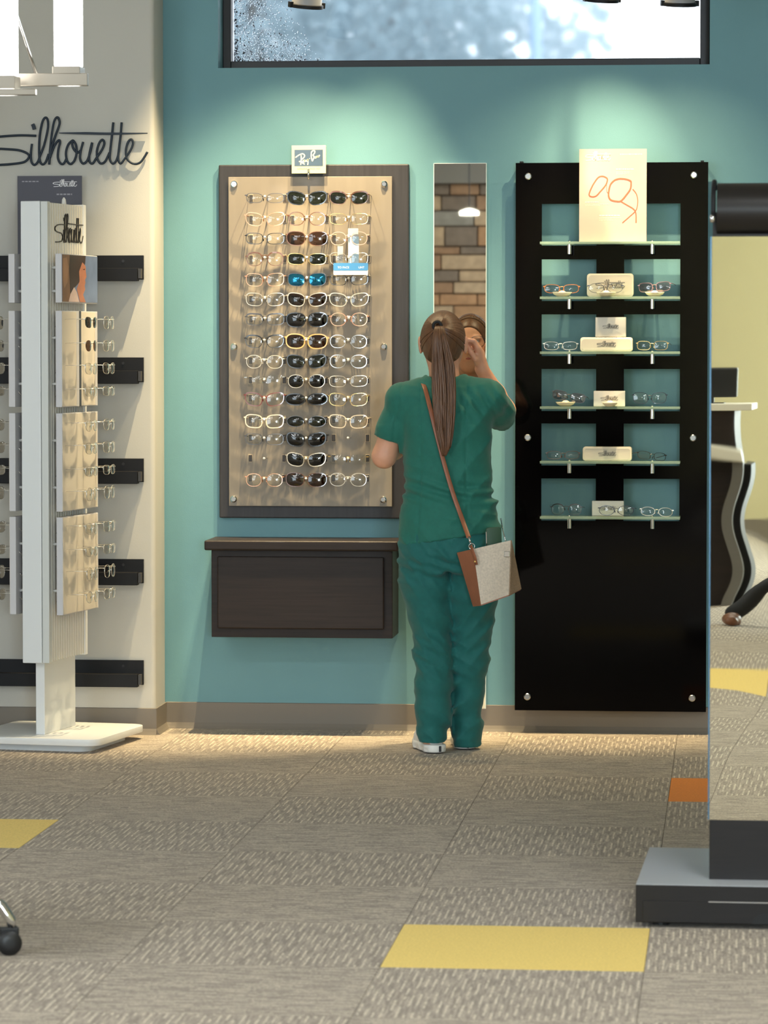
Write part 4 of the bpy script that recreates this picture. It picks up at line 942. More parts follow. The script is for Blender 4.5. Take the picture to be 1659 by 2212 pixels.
kT = W(1600, 511, kf.y + uy).z; kB = W(1600, 1771, kf.y + uy).z
UW = 0.46
MB().box(ux, ux + UW, uy, uy + 0.30, 0.105, kB).build('plinth', M_KIO, kio, bevel=0.002)
MB().box(ux + 0.001, ux + UW - 0.001, uy + 0.012, uy + 0.30, kB, kT + 0.06).build('upright', M_KIO, kio)
# mirror sheet, very slightly wavy like the real one (real relief, a fraction of a millimetre)
nz_, nx_ = 150, 8
sl = [(0.00, .0000), (0.40, .0006), (0.52, -.0006), (0.60, .0014), (0.70, .0010), (0.78, .0030), (0.86, -.0020), (0.93, .0004), (1.00, .0026), (1.06, .0002), (1.12, -.0014), (1.20, .0004), (1.5, -.0004), (1.8, 0)]
zz = np.linspace(kB, kT, nz_); ss = np.interp(zz, [a for a, _ in sl], [b for _, b in sl])
ss = np.convolve(np.pad(ss, 4, mode='edge'), np.ones(9) / 9, 'valid')
vs = []; fs = []
for i in range(nz_):
    for j in range(nx_):
        x = UW * j / (nx_ - 1); vs.append((ux + x, uy + 0.002 + ss[i] * (x - 0.05) + 0.00010 * math.sin(zz[i] * 23), zz[i]))
for i in range(nz_ - 1):
    for j in range(nx_ - 1): a = i * nx_ + j; fs.append((a, a + 1, a + nx_ + 1, a + nx_))
ms = MB(); ms.poly(vs, fs)
o = put('mirror_sheet', ms.mesh('mirror_sheet', mat('mirror_warm', (226, 222, 206), 0.008, 1.0), smooth=True), kio)
MB().box(ux + 0.002, ux + UW - 0.002, uy + 0.005, uy + 0.0118, kB, kT).build('mirror_backing', M_BLACK, kio)
MB().box(ux - 0.004, ux - 0.0005, uy + 0.001, uy + 0.02, kB, kT).build('edge_trim', mat('edge_blue_steel', (96, 132, 160), 0.25, 0.8), kio)
ct = W(1600, 394, kf.y + uy).z; rad = (ct - kT) / 2
MB().cyl((ux + 0.012, uy + rad * 0.62, kT + rad), (ux + UW, uy + rad * 0.62, kT + rad), rad, 40).build('top_roll', mat('satin_black', (34, 31, 29), 0.34, 0.3), kio, autosmooth=True)
eb = MB(); eb.tube([(ux + 0.004, uy + rad * 0.62 + math.sin(a) * rad * 1.06 * -1, kT + rad + math.cos(a) * rad * 1.06) for a in [math.radians(d) for d in range(-40, 115, 12)]], 0.006, 8)
eb.build('end_bracket', M_BLACK, kio, smooth=True)
MB().lathe([(0.008, -0.006), (0.011, 0.0), (0.008, 0.006)], 14, Matrix.Translation((ux + 0.002, uy - rad * 0.42, kT + rad * 0.65)) @ Matrix.Rotation(math.pi / 2, 4, 'Y')).build('bracket_knob', M_POLISH, kio, smooth=True)
# ---------------------------------------------------------------- what the mirrors look back at
nv = Vector((math.sin(KZ), -math.cos(KZ), 0)); Mp = Vector((kf.x + ux, kf.y + uy, 0))
def refl(p): return p - nv * 2 * (p - Mp).dot(nv)
# reception counter
cR = refl(G(1572, 1292))
cnt = thing('reception_counter', 'dark two-level reception counter with pale tops, seen in the standing mirror', 'counter', (cR.x + 0.04, cR.y, 0))
MB().box(-1.9, 0, -0.62, 0, 0, 1.02).build('front_panel', M_DARKWOOD, cnt)
MB().box(-1.95, 0.10, -0.50, 0.08, 1.02, 1.075).build('upper_top', mat('counter_top_ivory', (228, 222, 204), 0.4), cnt, bevel=0.006)
MB().box(-1.9, 0.03, 0.0, 0.16, 0.80, 0.835).build('lower_ledge', mat('counter_top_ivory', (228, 222, 204), 0.4), cnt, bevel=0.004)
MB().box(-0.03, 0.03, 0.0, 0.12, 0, 0.80).build('corner_post', mat('post_grey', (108, 104, 98), 0.4), cnt)
MB().box(0.03, 0.07, -0.45, 0.0, 0, 0.79).build('end_panel', M_BLACK, cnt)
scn = thing('desk_monitor', 'black monitor back standing on the reception counter', 'monitor', (cR.x - 0.12, cR.y - 0.22, 1.076))
MB().box(-0.16, 0.16, -0.02, 0.02, 0.05, 0.27).build('screen_housing', M_BLACKPLASTIC, scn, bevel=0.01)
MB().box(-0.03, 0.03, -0.015, 0.015, 0.005, 0.06).build('stand_neck', M_BLACKPLASTIC, scn)
MB().box(-0.09, 0.09, -0.06, 0.06, 0.0, 0.006).build('stand_foot', M_BLACKPLASTIC, scn)
# stone pier and bulkhead
sp_ = bpy.data.objects.new('wall_stone', None); COL.objects.link(sp_); sp_.location = (-2.5, -17.0, 0); struct(sp_)
MB().box(-0.75, 0.75, -0.5, -0.03, 0, 2.78).build('pier_core', mat('mortar', (112, 98, 84), 0.9), sp_)
stm = [mat('stone_' + n_, c_, 0.8, noise=0.15, nscale=14) for n_, c_ in (('tan', (206, 178, 146)), ('brown', (176, 140, 110)), ('grey', (168, 162, 152)), ('rust', (196, 152, 114)), ('dark', (144, 128, 114)))]
rs = random.Random(11); z = 0.0
while z < 2.74:
    hh = min(rs.choice((0.07, 0.10, 0.13, 0.17)), 2.78 - z); x = -0.75
    while x < 0.745:
        w_ = min(rs.uniform(0.16, 0.48), 0.75 - x)
        if 0.75 - x - w_ < 0.08: w_ = 0.75 - x
        MB().box(x + 0.005, x + w_ - 0.005, -0.04, rs.uniform(0.0, 0.035), z + 0.005, z + hh - 0.005).build('stone', rs.choice(stm), sp_, bevel=0.008)
        x += w_
    z += hh
struct(MB().box(-3.6, -0.6, -17.6, -16.9, 2.78, CEIL).build('trim_1', mat('bulkhead_grey', (150, 146, 140), 0.8)))
dl = W(1014, 465, 14.6)
dk = thing('disc_pendant', 'small glowing disc lamp hanging before the stone pier, seen in the wall mirror', 'pendant lamp', (dl.x, -14.6, dl.z))
MB().lathe([(0.075, 0.0), (0.075, 0.03), (0.02, 0.05)], 24).build('glowing_disc', mat('disc_glow', (255, 248, 226), 0.4, emit=6.0), dk, smooth=True)
MB().cyl((0, 0, 0.05), (0, 0, CEIL - dl.z), 0.004, 8).build('cord', M_BLACK, dk)
# rear shop windows
for n, (x0, x1) in enumerate(((1.5, 2.65), (2.75, 3.9))):
    w_ = bpy.data.objects.new(f'window_{n + 2}', None); COL.objects.link(w_); w_.location = ((x0 + x1) / 2, RY0, 0.6); struct(w_)
    h_ = (x1 - x0) / 2; f_ = MB()
    f_.box(-h_, -h_ + 0.05, 0.001, 0.06, 0, 2.4); f_.box(h_ - 0.05, h_, 0.001, 0.06, 0, 2.4); f_.box(-h_ + 0.05, h_ - 0.05, 0.001, 0.06, 0, 0.05); f_.box(-h_ + 0.05, h_ - 0.05, 0.001, 0.06, 2.35, 2.4); f_.box(-h_ + 0.05, h_ - 0.05, 0.001, 0.06, 1.15, 1.2)
    f_.build('window_frame', M_BLACKFRAME, w_)
    for z0 in (0.05, 1.2):
        MB().box(-h_ + 0.05, h_ - 0.05, 0.01, 0.02, z0, z0 + (1.1 if z0 < 1 else 1.15)).build('pane', mat('daylit_pane', (226, 240, 255), 0.3, emit=2.2), w_)
# ---------------------------------------------------------------- signed-distance modelling for figures
class Field:
    def __init__(s, lo, hi, h):
        s.lo = np.array(lo, float); s.h = h
        s.n = np.ceil((np.array(hi) - s.lo) / h).astype(int) + 1
        s.D = np.full(s.n, 1.0, np.float32)
        s.ax = [(s.lo[i] + h * np.arange(s.n[i])).astype(np.float32) for i in range(3)]
    def block(s, mn, mx):
        a = np.clip(np.floor((np.array(mn) - s.lo) / s.h).astype(int), 0, s.n - 1); b = np.clip(np.ceil((np.array(mx) - s.lo) / s.h).astype(int) + 1, 1, s.n)
        sl = tuple(slice(a[i], max(b[i], a[i] + 1)) for i in range(3))
        X = s.ax[0][sl[0]][:, None, None]; Y = s.ax[1][sl[1]][None, :, None]; Z = s.ax[2][sl[2]][None, None, :]
        return sl, X, Y, Z
    def join(s, sl, d, k):
        a = s.D[sl]
        if k > 0:
            h = np.maximum(k - np.abs(a - d), 0) / k; s.D[sl] = np.minimum(a, d) - h * h * k * 0.25
        else: s.D[sl] = np.minimum(a, d)
    def cap(s, a, b, ra, rb, k=0.02, sy=1.0):
        a = np.array(a, float); b = np.array(b, float); m = max(ra, rb) * max(1, sy) + k + 0.02
        sl, X, Y, Z = s.block(np.minimum(a, b) - m, np.maximum(a, b) + m)
        ab = b - a; L = float(ab @ ab) + 1e-9
        t = np.clip(((X - a[0]) * ab[0] + (Y - a[1]) * ab[1] + (Z - a[2]) * ab[2]) / L, 0, 1)
        d = np.sqrt((X - a[0] - t * ab[0]) ** 2 + ((Y - a[1] - t * ab[1]) / sy) ** 2 + (Z - a[2] - t * ab[2]) ** 2) - (ra + t * (rb - ra))
        s.join(sl, d.astype(np.float32), k); return s
    def chain(s, pts, k=0.02, sy=1.0):
        for p, q in zip(pts[:-1], pts[1:]): s.cap(p[0], q[0], p[1], q[1], k, sy)
        return s
    def ell(s, c, r, k=0.02, rot=None):
        c = np.array(c, float); m = max(r) + k + 0.02
        sl, X, Y, Z = s.block(c - m, c + m)
        P = [X - c[0], Y - c[1], Z - c[2]]
        if rot is not None:
            R = np.array(rot.transposed()); P = [R[i][0] * P[0] + R[i][1] * P[1] + R[i][2] * P[2] for i in range(3)]
        k0 = np.sqrt(sum((P[i] / r[i]) ** 2 for i in range(3))) + 1e-6; k1 = np.sqrt(sum((P[i] / r[i] ** 2) ** 2 for i in range(3))) + 1e-6
        s.join(sl, (k0 * (k0 - 1) / k1).astype(np.float32), k); return s
    def loft(s, tab, k=0.02, p=2.4):
        """tab rows: z, xc, yc, a, b (half widths)"""
        tab = sorted(tab); T_ = np.array(tab)
        mn = (T_[:, 1] - T_[:, 3]).min() - 0.06, (T_[:, 2] - T_[:, 4]).min() - 0.06, T_[0, 0] - 0.03; mx = (T_[:, 1] + T_[:, 3]).max() + 0.06, (T_[:, 2] + T_[:, 4]).max() + 0.06, T_[-1, 0] + 0.03
        sl, X, Y, Z = s.block(mn, mx); z = Z[0, 0, :]
        f = [np.interp(z, T_[:, 0], T_[:, i])[None, None, :] for i in range(1, 5)]
        q = (np.abs((X - f[0]) / f[2]) ** p + np.abs((Y - f[1]) / f[3]) ** p) ** (1 / p)
        d = (q - 1) * np.minimum(f[2], f[3]); d = np.maximum(d, np.maximum(T_[0, 0] - Z, Z - T_[-1, 0]))
        s.join(sl, d.astype(np.float32), k); return s
    def grid(s): return s.ax[0][:, None, None], s.ax[1][None, :, None], s.ax[2][None, None, :]
    def cut(s, d): s.D = np.maximum(s.D, d.astype(np.float32)); return s
    def mesh(s, name, m, smooth_it=1):
        D = s.D; S = D < 0; h = s.h
        c = [S[i:S.shape[0] - 1 + i, j:S.shape[1] - 1 + j, k:S.shape[2] - 1 + k] for i in (0, 1) for j in (0, 1) for k in (0, 1)]
        cnt = sum(x.astype(np.int8) for x in c); act = (cnt > 0) & (cnt < 8)
        I = np.argwhere(act); idx = -np.ones(act.shape, np.int32); idx[act] = np.arange(len(I))
        acc = np.zeros((len(I), 3)); num = np.zeros(len(I))
        for ax in range(3):
            o1, o2 = [q for q in range(3) if q != ax]
            for u in (0, 1):
                for v in (0, 1):
                    A = I.copy(); A[:, o1] += u; A[:, o2] += v; B = A.copy(); B[:, ax] += 1
                    da = D[A[:, 0], A[:, 1], A[:, 2]]; db = D[B[:, 0], B[:, 1], B[:, 2]]; x = (da < 0) != (db < 0)
                    t = np.where(x, da / np.where(x, da - db, 1), 0); P = A.astype(float); P[:, ax] += t
                    acc[x] += P[x]; num[x] += 1
        V = acc / num[:, None] * h + s.lo
        F = []
        for ax in range(3):
            o1, o2 = (ax + 1) % 3, (ax + 2) % 3
            sa = [slice(None)] * 3; sb = [slice(None)] * 3; sa[ax] = slice(0, -1); sb[ax] = slice(1, None)
            x = S[tuple(sa)] != S[tuple(sb)]; E = np.argwhere(x)
            ok = (E[:, o1] > 0) & (E[:, o2] > 0) & (E[:, o1] < act.shape[o1]) & (E[:, o2] < act.shape[o2]); E = E[ok]
            q = []
            for u, v in ((-1, -1), (0, -1), (0, 0), (-1, 0)):
                K = E.copy(); K[:, o1] += u; K[:, o2] += v; q.append(idx[K[:, 0], K[:, 1], K[:, 2]])
            q = np.stack(q, 1); fl = S[E[:, 0], E[:, 1], E[:, 2]]; q[~fl] = q[~fl][:, ::-1]
            F.append(q)
        F = np.concatenate(F); F = F[(F >= 0).all(1)]
        for _ in range(smooth_it):          # one Laplacian pass
            nb = np.zeros_like(V); w = np.zeros(len(V))
            for a in range(4):
                np.add.at(nb, F[:, a], V[F[:, (a + 1) % 4]]); np.add.at(w, F[:, a], 1)
            V = V * 0.5 + 0.5 * nb / np.maximum(w, 1)[:, None]
        me = bpy.data.meshes.new(name); me.from_pydata(V.tolist(), [], F.tolist())
        me.polygons.foreach_set('use_smooth', [True] * len(me.polygons)); me.materials.append(m)
        return me
def vnoise(X, Y, Z, seed=0):
    r = np.random.RandomState(seed); out = 0
    for _ in range(6):
        kx_, ky_, kz_ = r.normal(0, 1, 3); ph = r.uniform(0, 6.28); out = out + np.sin(kx_ * X + ky_ * Y + kz_ * Z + ph)
    return out / 6
def skin_mat(name, rgb):
    m = mat(name, rgb, 0.45, noise=0.05, nscale=30, bump=0.05, bscale=400)
    b = m.node_tree.nodes['Principled BSDF']; b.inputs['Subsurface Weight'].default_value = 0.12; b.inputs['Subsurface Radius'].default_value = (0.010, 0.004, 0.002); b.inputs['Subsurface Scale'].default_value = 0.5
    return m
M_SKIN = skin_mat('skin', (222, 164, 134))
M_SCRUB = mat('teal_green_scrubs', (22, 106, 92), 0.75, noise=0.06, nscale=60, bump=0.25, bscale=500, sheen=0.15)
M_SCRUB2 = mat('teal_green_scrub_trousers', (12, 98, 94), 0.75, noise=0.06, nscale=60, bump=0.25, bscale=500, sheen=0.15)
# ---------------------------------------------------------------- the customer in scrubs
PYC = -0.66
org = Vector((W(965, 1600, PYC).x, PYC, 0))
def J(px, py, dy=0.0):
    p = W(px, py, PYC + dy); return np.array((p.x - org.x, dy, p.z))
woman = thing('person', 'person with a long brown ponytail in green scrubs facing the wall mirror, one hand raised', 'person', org)
F = Field((-0.34, -0.22, 0.0), (0.34, 0.36, 1.56), 0.0045)
hc = J(957, 738)
F.ell(hc + (0, 0.005, 0.002), (0.071, 0.092, 0.096), 0.02)                 # skull
F.ell(hc + (0, 0.050, -0.060), (0.052, 0.050, 0.058), 0.04)                # jaw and face
F.ell(hc + (0, 0.078, -0.098), (0.022, 0.020, 0.018), 0.025)               # chin
F.cap(hc + (0, 0.095, 0.000), hc + (0, 0.112, -0.036), 0.008, 0.012, 0.014) # nose
for sx in (-1, 1):
    F.ell(hc + (sx * 0.034, 0.072, -0.035), (0.022, 0.022, 0.022), 0.03)   # cheek
    F.ell(hc + (sx * 0.030, 0.086, 0.014), (0.020, 0.010, 0.006), 0.015)   # brow
    F.ell(hc + (sx * 0.078, 0.002, -0.012), (0.008, 0.019, 0.031), 0.010)  # ear
    F.ell(hc + (sx * 0.081, -0.006, 0.002), (0.006, 0.013, 0.018), 0.006)
F.ell(hc + (0, 0.096, -0.066), (0.020, 0.008, 0.007), 0.01)                # lips
F.cap(hc + (0, -0.015, -0.06), J(962, 838, -0.012), 0.049, 0.056, 0.03)    # neck
F.loft([(J(0, 1220)[2], 0, 0, 0.15, 0.095), (J(0, 1150)[2], 0, 0, 0.155, 0.10), (J(0, 1040)[2], 0, 0, 0.135, 0.085), (J(0, 900)[2], 0, 0, 0.145, 0.09), (J(0, 845)[2], 0, 0, 0.10, 0.06)], 0.05)
sL, eL, wL = J(866, 868), J(830, 985, 0.02), J(905, 905, 0.235)
sR, eR, wR = J(1058, 860), J(1090, 886, 0.235), J(1041, 797, 0.125)
F.chain([(sL, 0.047), (eL, 0.040), (J(850, 968, 0.11), 0.038), (wL, 0.025)], 0.02)
F.chain([(sR, 0.045), (eR, 0.036), (eR * 0.6 + wR * 0.4, 0.033), (wR, 0.024)], 0.02)
def hand(F, wrist, palm, spread, fingers, thumb):
    """wrist, knuckle centre, per-finger spread vector, finger joints relative to each knuckle, thumb joints"""
    n = [palm + spread * (i - 1.5) for i in range(4)]
    for i in range(4): F.cap(wrist, n[i], 0.017, 0.0105, 0.012)
    for i in range(4):
        sc_ = (0.92, 1.0, 0.95, 0.78)[i]; pts = [(n[i], 0.0092)]
        q = n[i]
        for j, f in enumerate(fingers): q = q + f * sc_; pts.append((q, (0.0085, 0.0078, 0.0066)[j]))
        F.chain(pts, 0.004)
    F.chain([(t_, r_) for t_, r_ in zip(thumb, (0.013, 0.0105, 0.0092, 0.0078))], 0.005)
kn = J(1036, 757, 0.098)
hand(F, wR, kn, np.array((0.004, 0.0155, -0.006)), [np.array((-0.013, -0.008, 0.026)), np.array((-0.023, -0.006, 0.004)), np.array((-0.013, -0.002, -0.014))],
     [wR * 0.65 + kn * 0.35 + (-0.012, -0.012, 0), J(1027, 775, 0.075), J(1017, 760, 0.066), J(1011, 748, 0.068)])
kl = J(930, 880, 0.262)
hand(F, wL, kl, np.array((0.006, 0.004, -0.0165)), [np.array((0.024, 0.010, 0.004)), np.array((0.016, -0.016, 0.0)), np.array((0.002, -0.018, 0))],
     [wL * 0.6 + kl * 0.4, J(925, 868, 0.25), J(938, 862, 0.245), J(948, 862, 0.24)])
LEG_L = [(J(922, 1185), 0.078), (J(931, 1300, 0.0), 0.066), (J(934, 1400, 0.01), 0.048), (J(934, 1500, -0.02), 0.044), (J(934, 1598, -0.04), 0.030)]
LEG_R = [(J(1012, 1185), 0.078), (J(1018, 1300, 0.02), 0.066), (J(1018, 1400, 0.05), 0.048), (J(1012, 1500, 0.07), 0.042), (J(1006, 1592, 0.09), 0.030)]
F.chain(LEG_L, 0.03); F.chain(LEG_R, 0.03)
aL = LEG_L[-1][0]; aR = LEG_R[-1][0]
F.cap(np.array((aL[0], aL[1], 0.045)), np.array((aL[0] - 0.035, aL[1] + 0.115, 0.035)), 0.028, 0.022, 0.02)
F.cap(np.array((aR[0], aR[1], 0.045)), np.array((aR[0] - 0.008, aR[1] + 0.12, 0.035)), 0.028, 0.022, 0.02)
put('body', F.mesh('body', M_SKIN), woman)
for sx in (-1, 1):
    e = MB().lathe([(0.001, -0.011), (0.008, -0.008), (0.0112, 0), (0.008, 0.008), (0.001, 0.011)], 14, Matrix.Translation(Vector(hc + (sx * 0.030, 0.083, 0.003)))).build('eye', mat('eye_white', (232, 228, 222), 0.2), woman, smooth=True)
    MB().lathe([(0.0052, 0), (0.0030, 0.0012)], 14, Matrix.Translation(Vector(hc + (sx * 0.030, 0.0942, 0.003))) @ Matrix.Rotation(-math.pi / 2, 4, 'X')).build('iris', mat('iris_brown', (62, 44, 32), 0.2), e)
MB().tube([Vector(hc + (-0.019, 0.098, -0.066)), Vector(hc + (0, 0.105, -0.064)), Vector(hc + (0.019, 0.098, -0.066))], [0.002, 0.0045, 0.002], 8).build('lips', mat('lip_rose', (176, 92, 84), 0.4), woman, smooth=True)
# scrub top
F = Field((-0.36, -0.24, 0.60), (0.36, 0.30, 1.36), 0.0055)
def T_(py, x0, x1, b, yc=0.0): a = J(x0, py); c = J(x1, py); return (a[2], (a[0] + c[0]) / 2, yc, (c[0] - a[0]) / 2, b)
F.loft([T_(1192, 861, 1082, 0.132), T_(1150, 864, 1079, 0.128), T_(1100, 868, 1073, 0.120), T_(1040, 874, 1062, 0.110), T_(985, 870, 1063, 0.116), T_(930, 868, 1064, 0.118), T_(885, 862, 1068, 0.108, -0.005), T_(855, 866, 1062, 0.088, -0.012), T_(838, 888, 1042, 0.068, -0.014)], 0.03, 2.3)
F.cap(J(872, 864, -0.01), J(1052, 858, -0.01), 0.052, 0.052, 0.035)
F.cap(J(945, 832, -0.022), J(868, 858, -0.008), 0.046, 0.050, 0.03); F.cap(J(975, 832, -0.022), J(1060, 854, -0.008), 0.046, 0.050, 0.03)
F.chain([(J(868, 872), 0.053), (J(848, 925, 0.006), 0.051), (J(836, 962, 0.012), 0.049)], 0.035)
F.chain([(J(1056, 866), 0.058), (J(1072, 884, 0.08), 0.056), (J(1082, 900, 0.15), 0.054)], 0.035)
X, Y, Z = F.grid()
zw = J(0, 1062)[2]
def creases(a, seed, wl, warp=1.8):
    ph_ = (Z * math.cos(a) + X * math.sin(a)) * 2 * np.pi / wl + warp * vnoise(X * 15, Y * 12, Z * 13, seed)
    return (np.abs(np.sin(ph_ / 2)) ** 0.7 - 0.6) * np.clip(0.35 + 1.8 * vnoise(X * 11, Y * 11, Z * 10, seed + 50), 0, 1)
fold = 0.0090 * creases(0.9, 81, 0.07) * (X < -0.02) + 0.0090 * creases(-0.9, 82, 0.07) * (X > 0.02) + 0.0050 * creases(0.25, 83, 0.045) * (Z < 1.05)
fold = fold + 0.0055 * np.exp(-((Z - zw) / 0.045) ** 2) * np.sin((Z + 0.035 * np.sin(9 * X + 0.6) + 0.02 * X) * 2 * np.pi / 0.040)
fold = fold + 0.0050 * vnoise(X * 22 + 6 * Z, Y * 14, Z * 34, 4) + 0.0035 * vnoise(X * 40 - 30 * Z, Y * 20, Z * 22, 14) * (Z < 1.15) + 0.0020 * vnoise(X * 55, Y * 40, Z * 40 + 20 * X, 9)
sh = np.exp(-((Z - J(0, 868)[2]) / 0.05) ** 2) * (X > 0.05)
fold = fold + 0.0045 * sh * np.sin((X * 0.8 + Z * 0.55) * 2 * np.pi / 0.034)
seam = 0.0045 * np.exp(-((np.abs(X + 0.005) - 0.078 - 0.10 * (Z - 1.1) ** 2) / 0.0040) ** 2) * (Y < 0) * (Z > 0.72)   # princess seams
armL = np.exp(-((X - J(862, 870)[0] - 0.02 * np.sin((Z - 1.2) * 9)) / 0.0035) ** 2) * (Z > J(0, 975)[2]) * 0.004
armR = np.exp(-((X - J(1068, 870)[0]) / 0.0035) ** 2) * (Z > J(0, 930)[2]) * 0.004
F.D = (F.D + fold + seam + armL + armR).astype(np.float32)
d1 = J(866, 1178); d2 = J(1075, 1146)
F.cut((d1[2] + (X - d1[0]) * (d2[2] - d1[2]) / (d2[0] - d1[0])) - Z)                     # hem
nl = eL - sL; nl = nl / np.linalg.norm(nl); cl = J(838, 948, 0.01)
F.cut(np.where(X < J(862, 0)[0], (X - cl[0]) * nl[0] + (Y - cl[1]) * nl[1] + (Z - cl[2]) * nl[2], -1.0))
nr = eR - sR; nr = nr / np.linalg.norm(nr); cr_ = J(1080, 893, 0.15)
F.cut(np.where(Y > 0.09, np.where(X > J(1055, 0)[0], (X - cr_[0]) * nr[0] + (Y - cr_[1]) * nr[1] + (Z - cr_[2]) * nr[2], -1.0), -1.0))
nk = J(960, 812, -0.01)
F.cut(0.066 - np.sqrt((X - nk[0]) ** 2 + ((Y - nk[1] - 0.01) / 1.15) ** 2 + ((Z - nk[2] - 0.02) / 1.0) ** 2))   # neck opening
put('scrub_top', F.mesh('scrub_top', M_SCRUB), woman)
cb = MB()
MB().tube([np.array((0.068 * math.cos(a), 0.078 * math.sin(a) + 0.002, J(0, 822)[2] - 0.012 - 0.018 * (1 + math.sin(a)) * 0.6 + 0.004 * math.cos(2 * a))) + (nk[0], 0, 0) for a in [2 * math.pi * i / 30 for i in range(30)]], 0.0075, 8, closed=True).build('neckband', M_SCRUB, woman, smooth=True)
# scrub trousers
F = Field((-0.30, -0.22, 0.0), (0.30, 0.26, 0.84), 0.0055)
F.loft([T_(1235, 872, 1074, 0.110), T_(1195, 864, 1078, 0.122, -0.006), T_(1160, 866, 1076, 0.122), T_(1105, 874, 1066, 0.108)], 0.03, 2.3)
F.chain([(J(916, 1200, -0.01), 0.090), (J(921, 1260, -0.005), 0.086), (J(929, 1330, 0.0), 0.072), (J(936, 1400, 0.0), 0.066), (J(937, 1470, -0.015), 0.063), (J(936, 1540, -0.028), 0.059), (J(934, 1610, -0.035), 0.055)], 0.03, 1.12)
F.chain([(J(1024, 1200, 0.0), 0.090), (J(1024, 1280, 0.012), 0.082), (J(1021, 1360, 0.03), 0.066), (J(1014, 1430, 0.045), 0.063), (J(1009, 1510, 0.058), 0.057), (J(1008, 1575, 0.068), 0.051), (J(1007, 1625, 0.075), 0.052)], 0.03, 1.12)
X, Y, Z = F.grid()
fold = 0.0042 * vnoise(X * 20 - 30 * Z, Y * 16, Z * 26 + 10 * X, 21) + 0.0036 * vnoise(X * 34 + 46 * Z, Y * 22, Z * 30, 31) + 0.0016 * vnoise(X * 80, Y * 60, Z * 70, 5)
def ridged(a, seed, wl, warp=2.2):
    ph_ = (Z * math.cos(a) + X * math.sin(a)) * 2 * np.pi / wl + warp * vnoise(X * 16, Y * 12, Z * 14, seed)
    msk = np.clip(0.5 + 1.6 * vnoise(X * 12, Y * 12, Z * 11, seed + 50), 0, 1)
    return (np.abs(np.sin(ph_ / 2)) ** 0.7 - 0.6) * msk
fold = fold + 0.0160 * ridged(0.75, 61, 0.085) * (X < 0.02) + 0.0160 * ridged(-0.7, 62, 0.08) * (X >= 0.02)
fold = fold + 0.0060 * ridged(1.0, 71, 0.042, 1.6) * (X < 0.02) + 0.0060 * ridged(-0.9, 72, 0.040, 1.6) * (X >= 0.02)
zk = J(0, 1400)[2]
fold = fold + 0.0100 * np.exp(-((Z - zk) / 0.08) ** 2) * ridged(0.45, 63, 0.045)
zh = J(0, 1560)[2]
fold = fold + 0.0080 * np.exp(-((Z - zh) / 0.05) ** 2) * ridged(0.2, 64, 0.05)
zb = J(0, 1215)[2]
fold = fold + 0.0040 * np.exp(-((Z - zb) / 0.04) ** 2) * np.sin((Z + 0.3 * X) * 2 * np.pi / 0.035) * (Y < 0)
F.D = (F.D + fold).astype(np.float32)
xm = J(974, 0)[0]
hemz = np.where(X < xm, J(934, 1603, -0.06)[2], J(1007, 1613, 0.06)[2])
F.cut(hemz + 0.0 * Y + 0.012 * np.clip(Y, -0.1, 0.1) - Z)
put('scrub_trousers', F.mesh('scrub_trousers', M_SCRUB2, 1), woman)
# shoes
M_SHOE = mat('sneaker_white', (232, 230, 226), 0.55, bump=0.3, bscale=300); M_SOLE = mat('sneaker_sole', (238, 236, 230), 0.5); M_TREAD = mat('tread_black', (30, 30, 32), 0.6)
def shoe(heel, ang):
    d = np.array((math.sin(ang), math.cos(ang), 0)); s_ = np.array((d[1], -d[0], 0)); h0 = np.array((heel[0], heel[1], 0.0))
    F = Field(h0 + (-0.24, -0.12, 0.0), h0 + (0.24, 0.34, 0.13), 0.004)
    P = lambda l, z, w=0: h0 + d * l + s_ * w + (0, 0, z)
    F.chain([(P(0.0, 0.052), 0.035), (P(0.07, 0.045), 0.036), (P(0.13, 0.040), 0.040), (P(0.19, 0.034), 0.032)], 0.02)
    F.chain([(P(-0.010, 0.075), 0.026), (P(0.05, 0.078), 0.030)], 0.02); X, Y, Z = F.grid(); F.cut(0.026 - Z)
    up = put('shoe_upper', F.mesh('shoe_upper', M_SHOE), woman)
    F = Field(h0 + (-0.24, -0.12, -0.01), h0 + (0.24, 0.34, 0.06), 0.004)
    F.chain([(P(-0.006, 0.018), 0.041), (P(0.07, 0.018), 0.039), (P(0.13, 0.018), 0.045), (P(0.19, 0.022), 0.037)], 0.02); X, Y, Z = F.grid(); F.cut(Z - 0.032); F.cut(0.004 - Z)
    l_ = (X - h0[0]) * d[0] + (Y - h0[1]) * d[1]
    F.D = (F.D + 0.004 * np.exp(-((Z - 0.014) / 0.004) ** 2) * (np.sin(l_ * 190) > 0)).astype(np.float32)
    put('shoe_sole', F.mesh('shoe_sole', M_SOLE), woman)
    tr = MB()
    F = Field(h0 + (-0.24, -0.12, -0.01), h0 + (0.24, 0.34, 0.03), 0.004)
    F.chain([(P(-0.004, 0.018), 0.036), (P(0.07, 0.018), 0.034), (P(0.13, 0.018), 0.040), (P(0.18, 0.018), 0.033)], 0.02); X, Y, Z = F.grid(); F.cut(Z - 0.006); F.cut(0.0005 - Z)
    put('shoe_tread', F.mesh('shoe_tread', M_TREAD), woman)
    q = P(-0.048, 0.018); MB().box(-0.004, 0.004, -0.004, 0.004, -0.010, 0.010, Matrix.Translation(Vector(P(-0.0455, 0.018, 0.012)))).build('heel_tab', M_TREAD, woman)
shoe((aL[0] + 0.006, aL[1] - 0.004), -0.30)
shoe((aR[0] - 0.004, aR[1] - 0.004), -0.08)
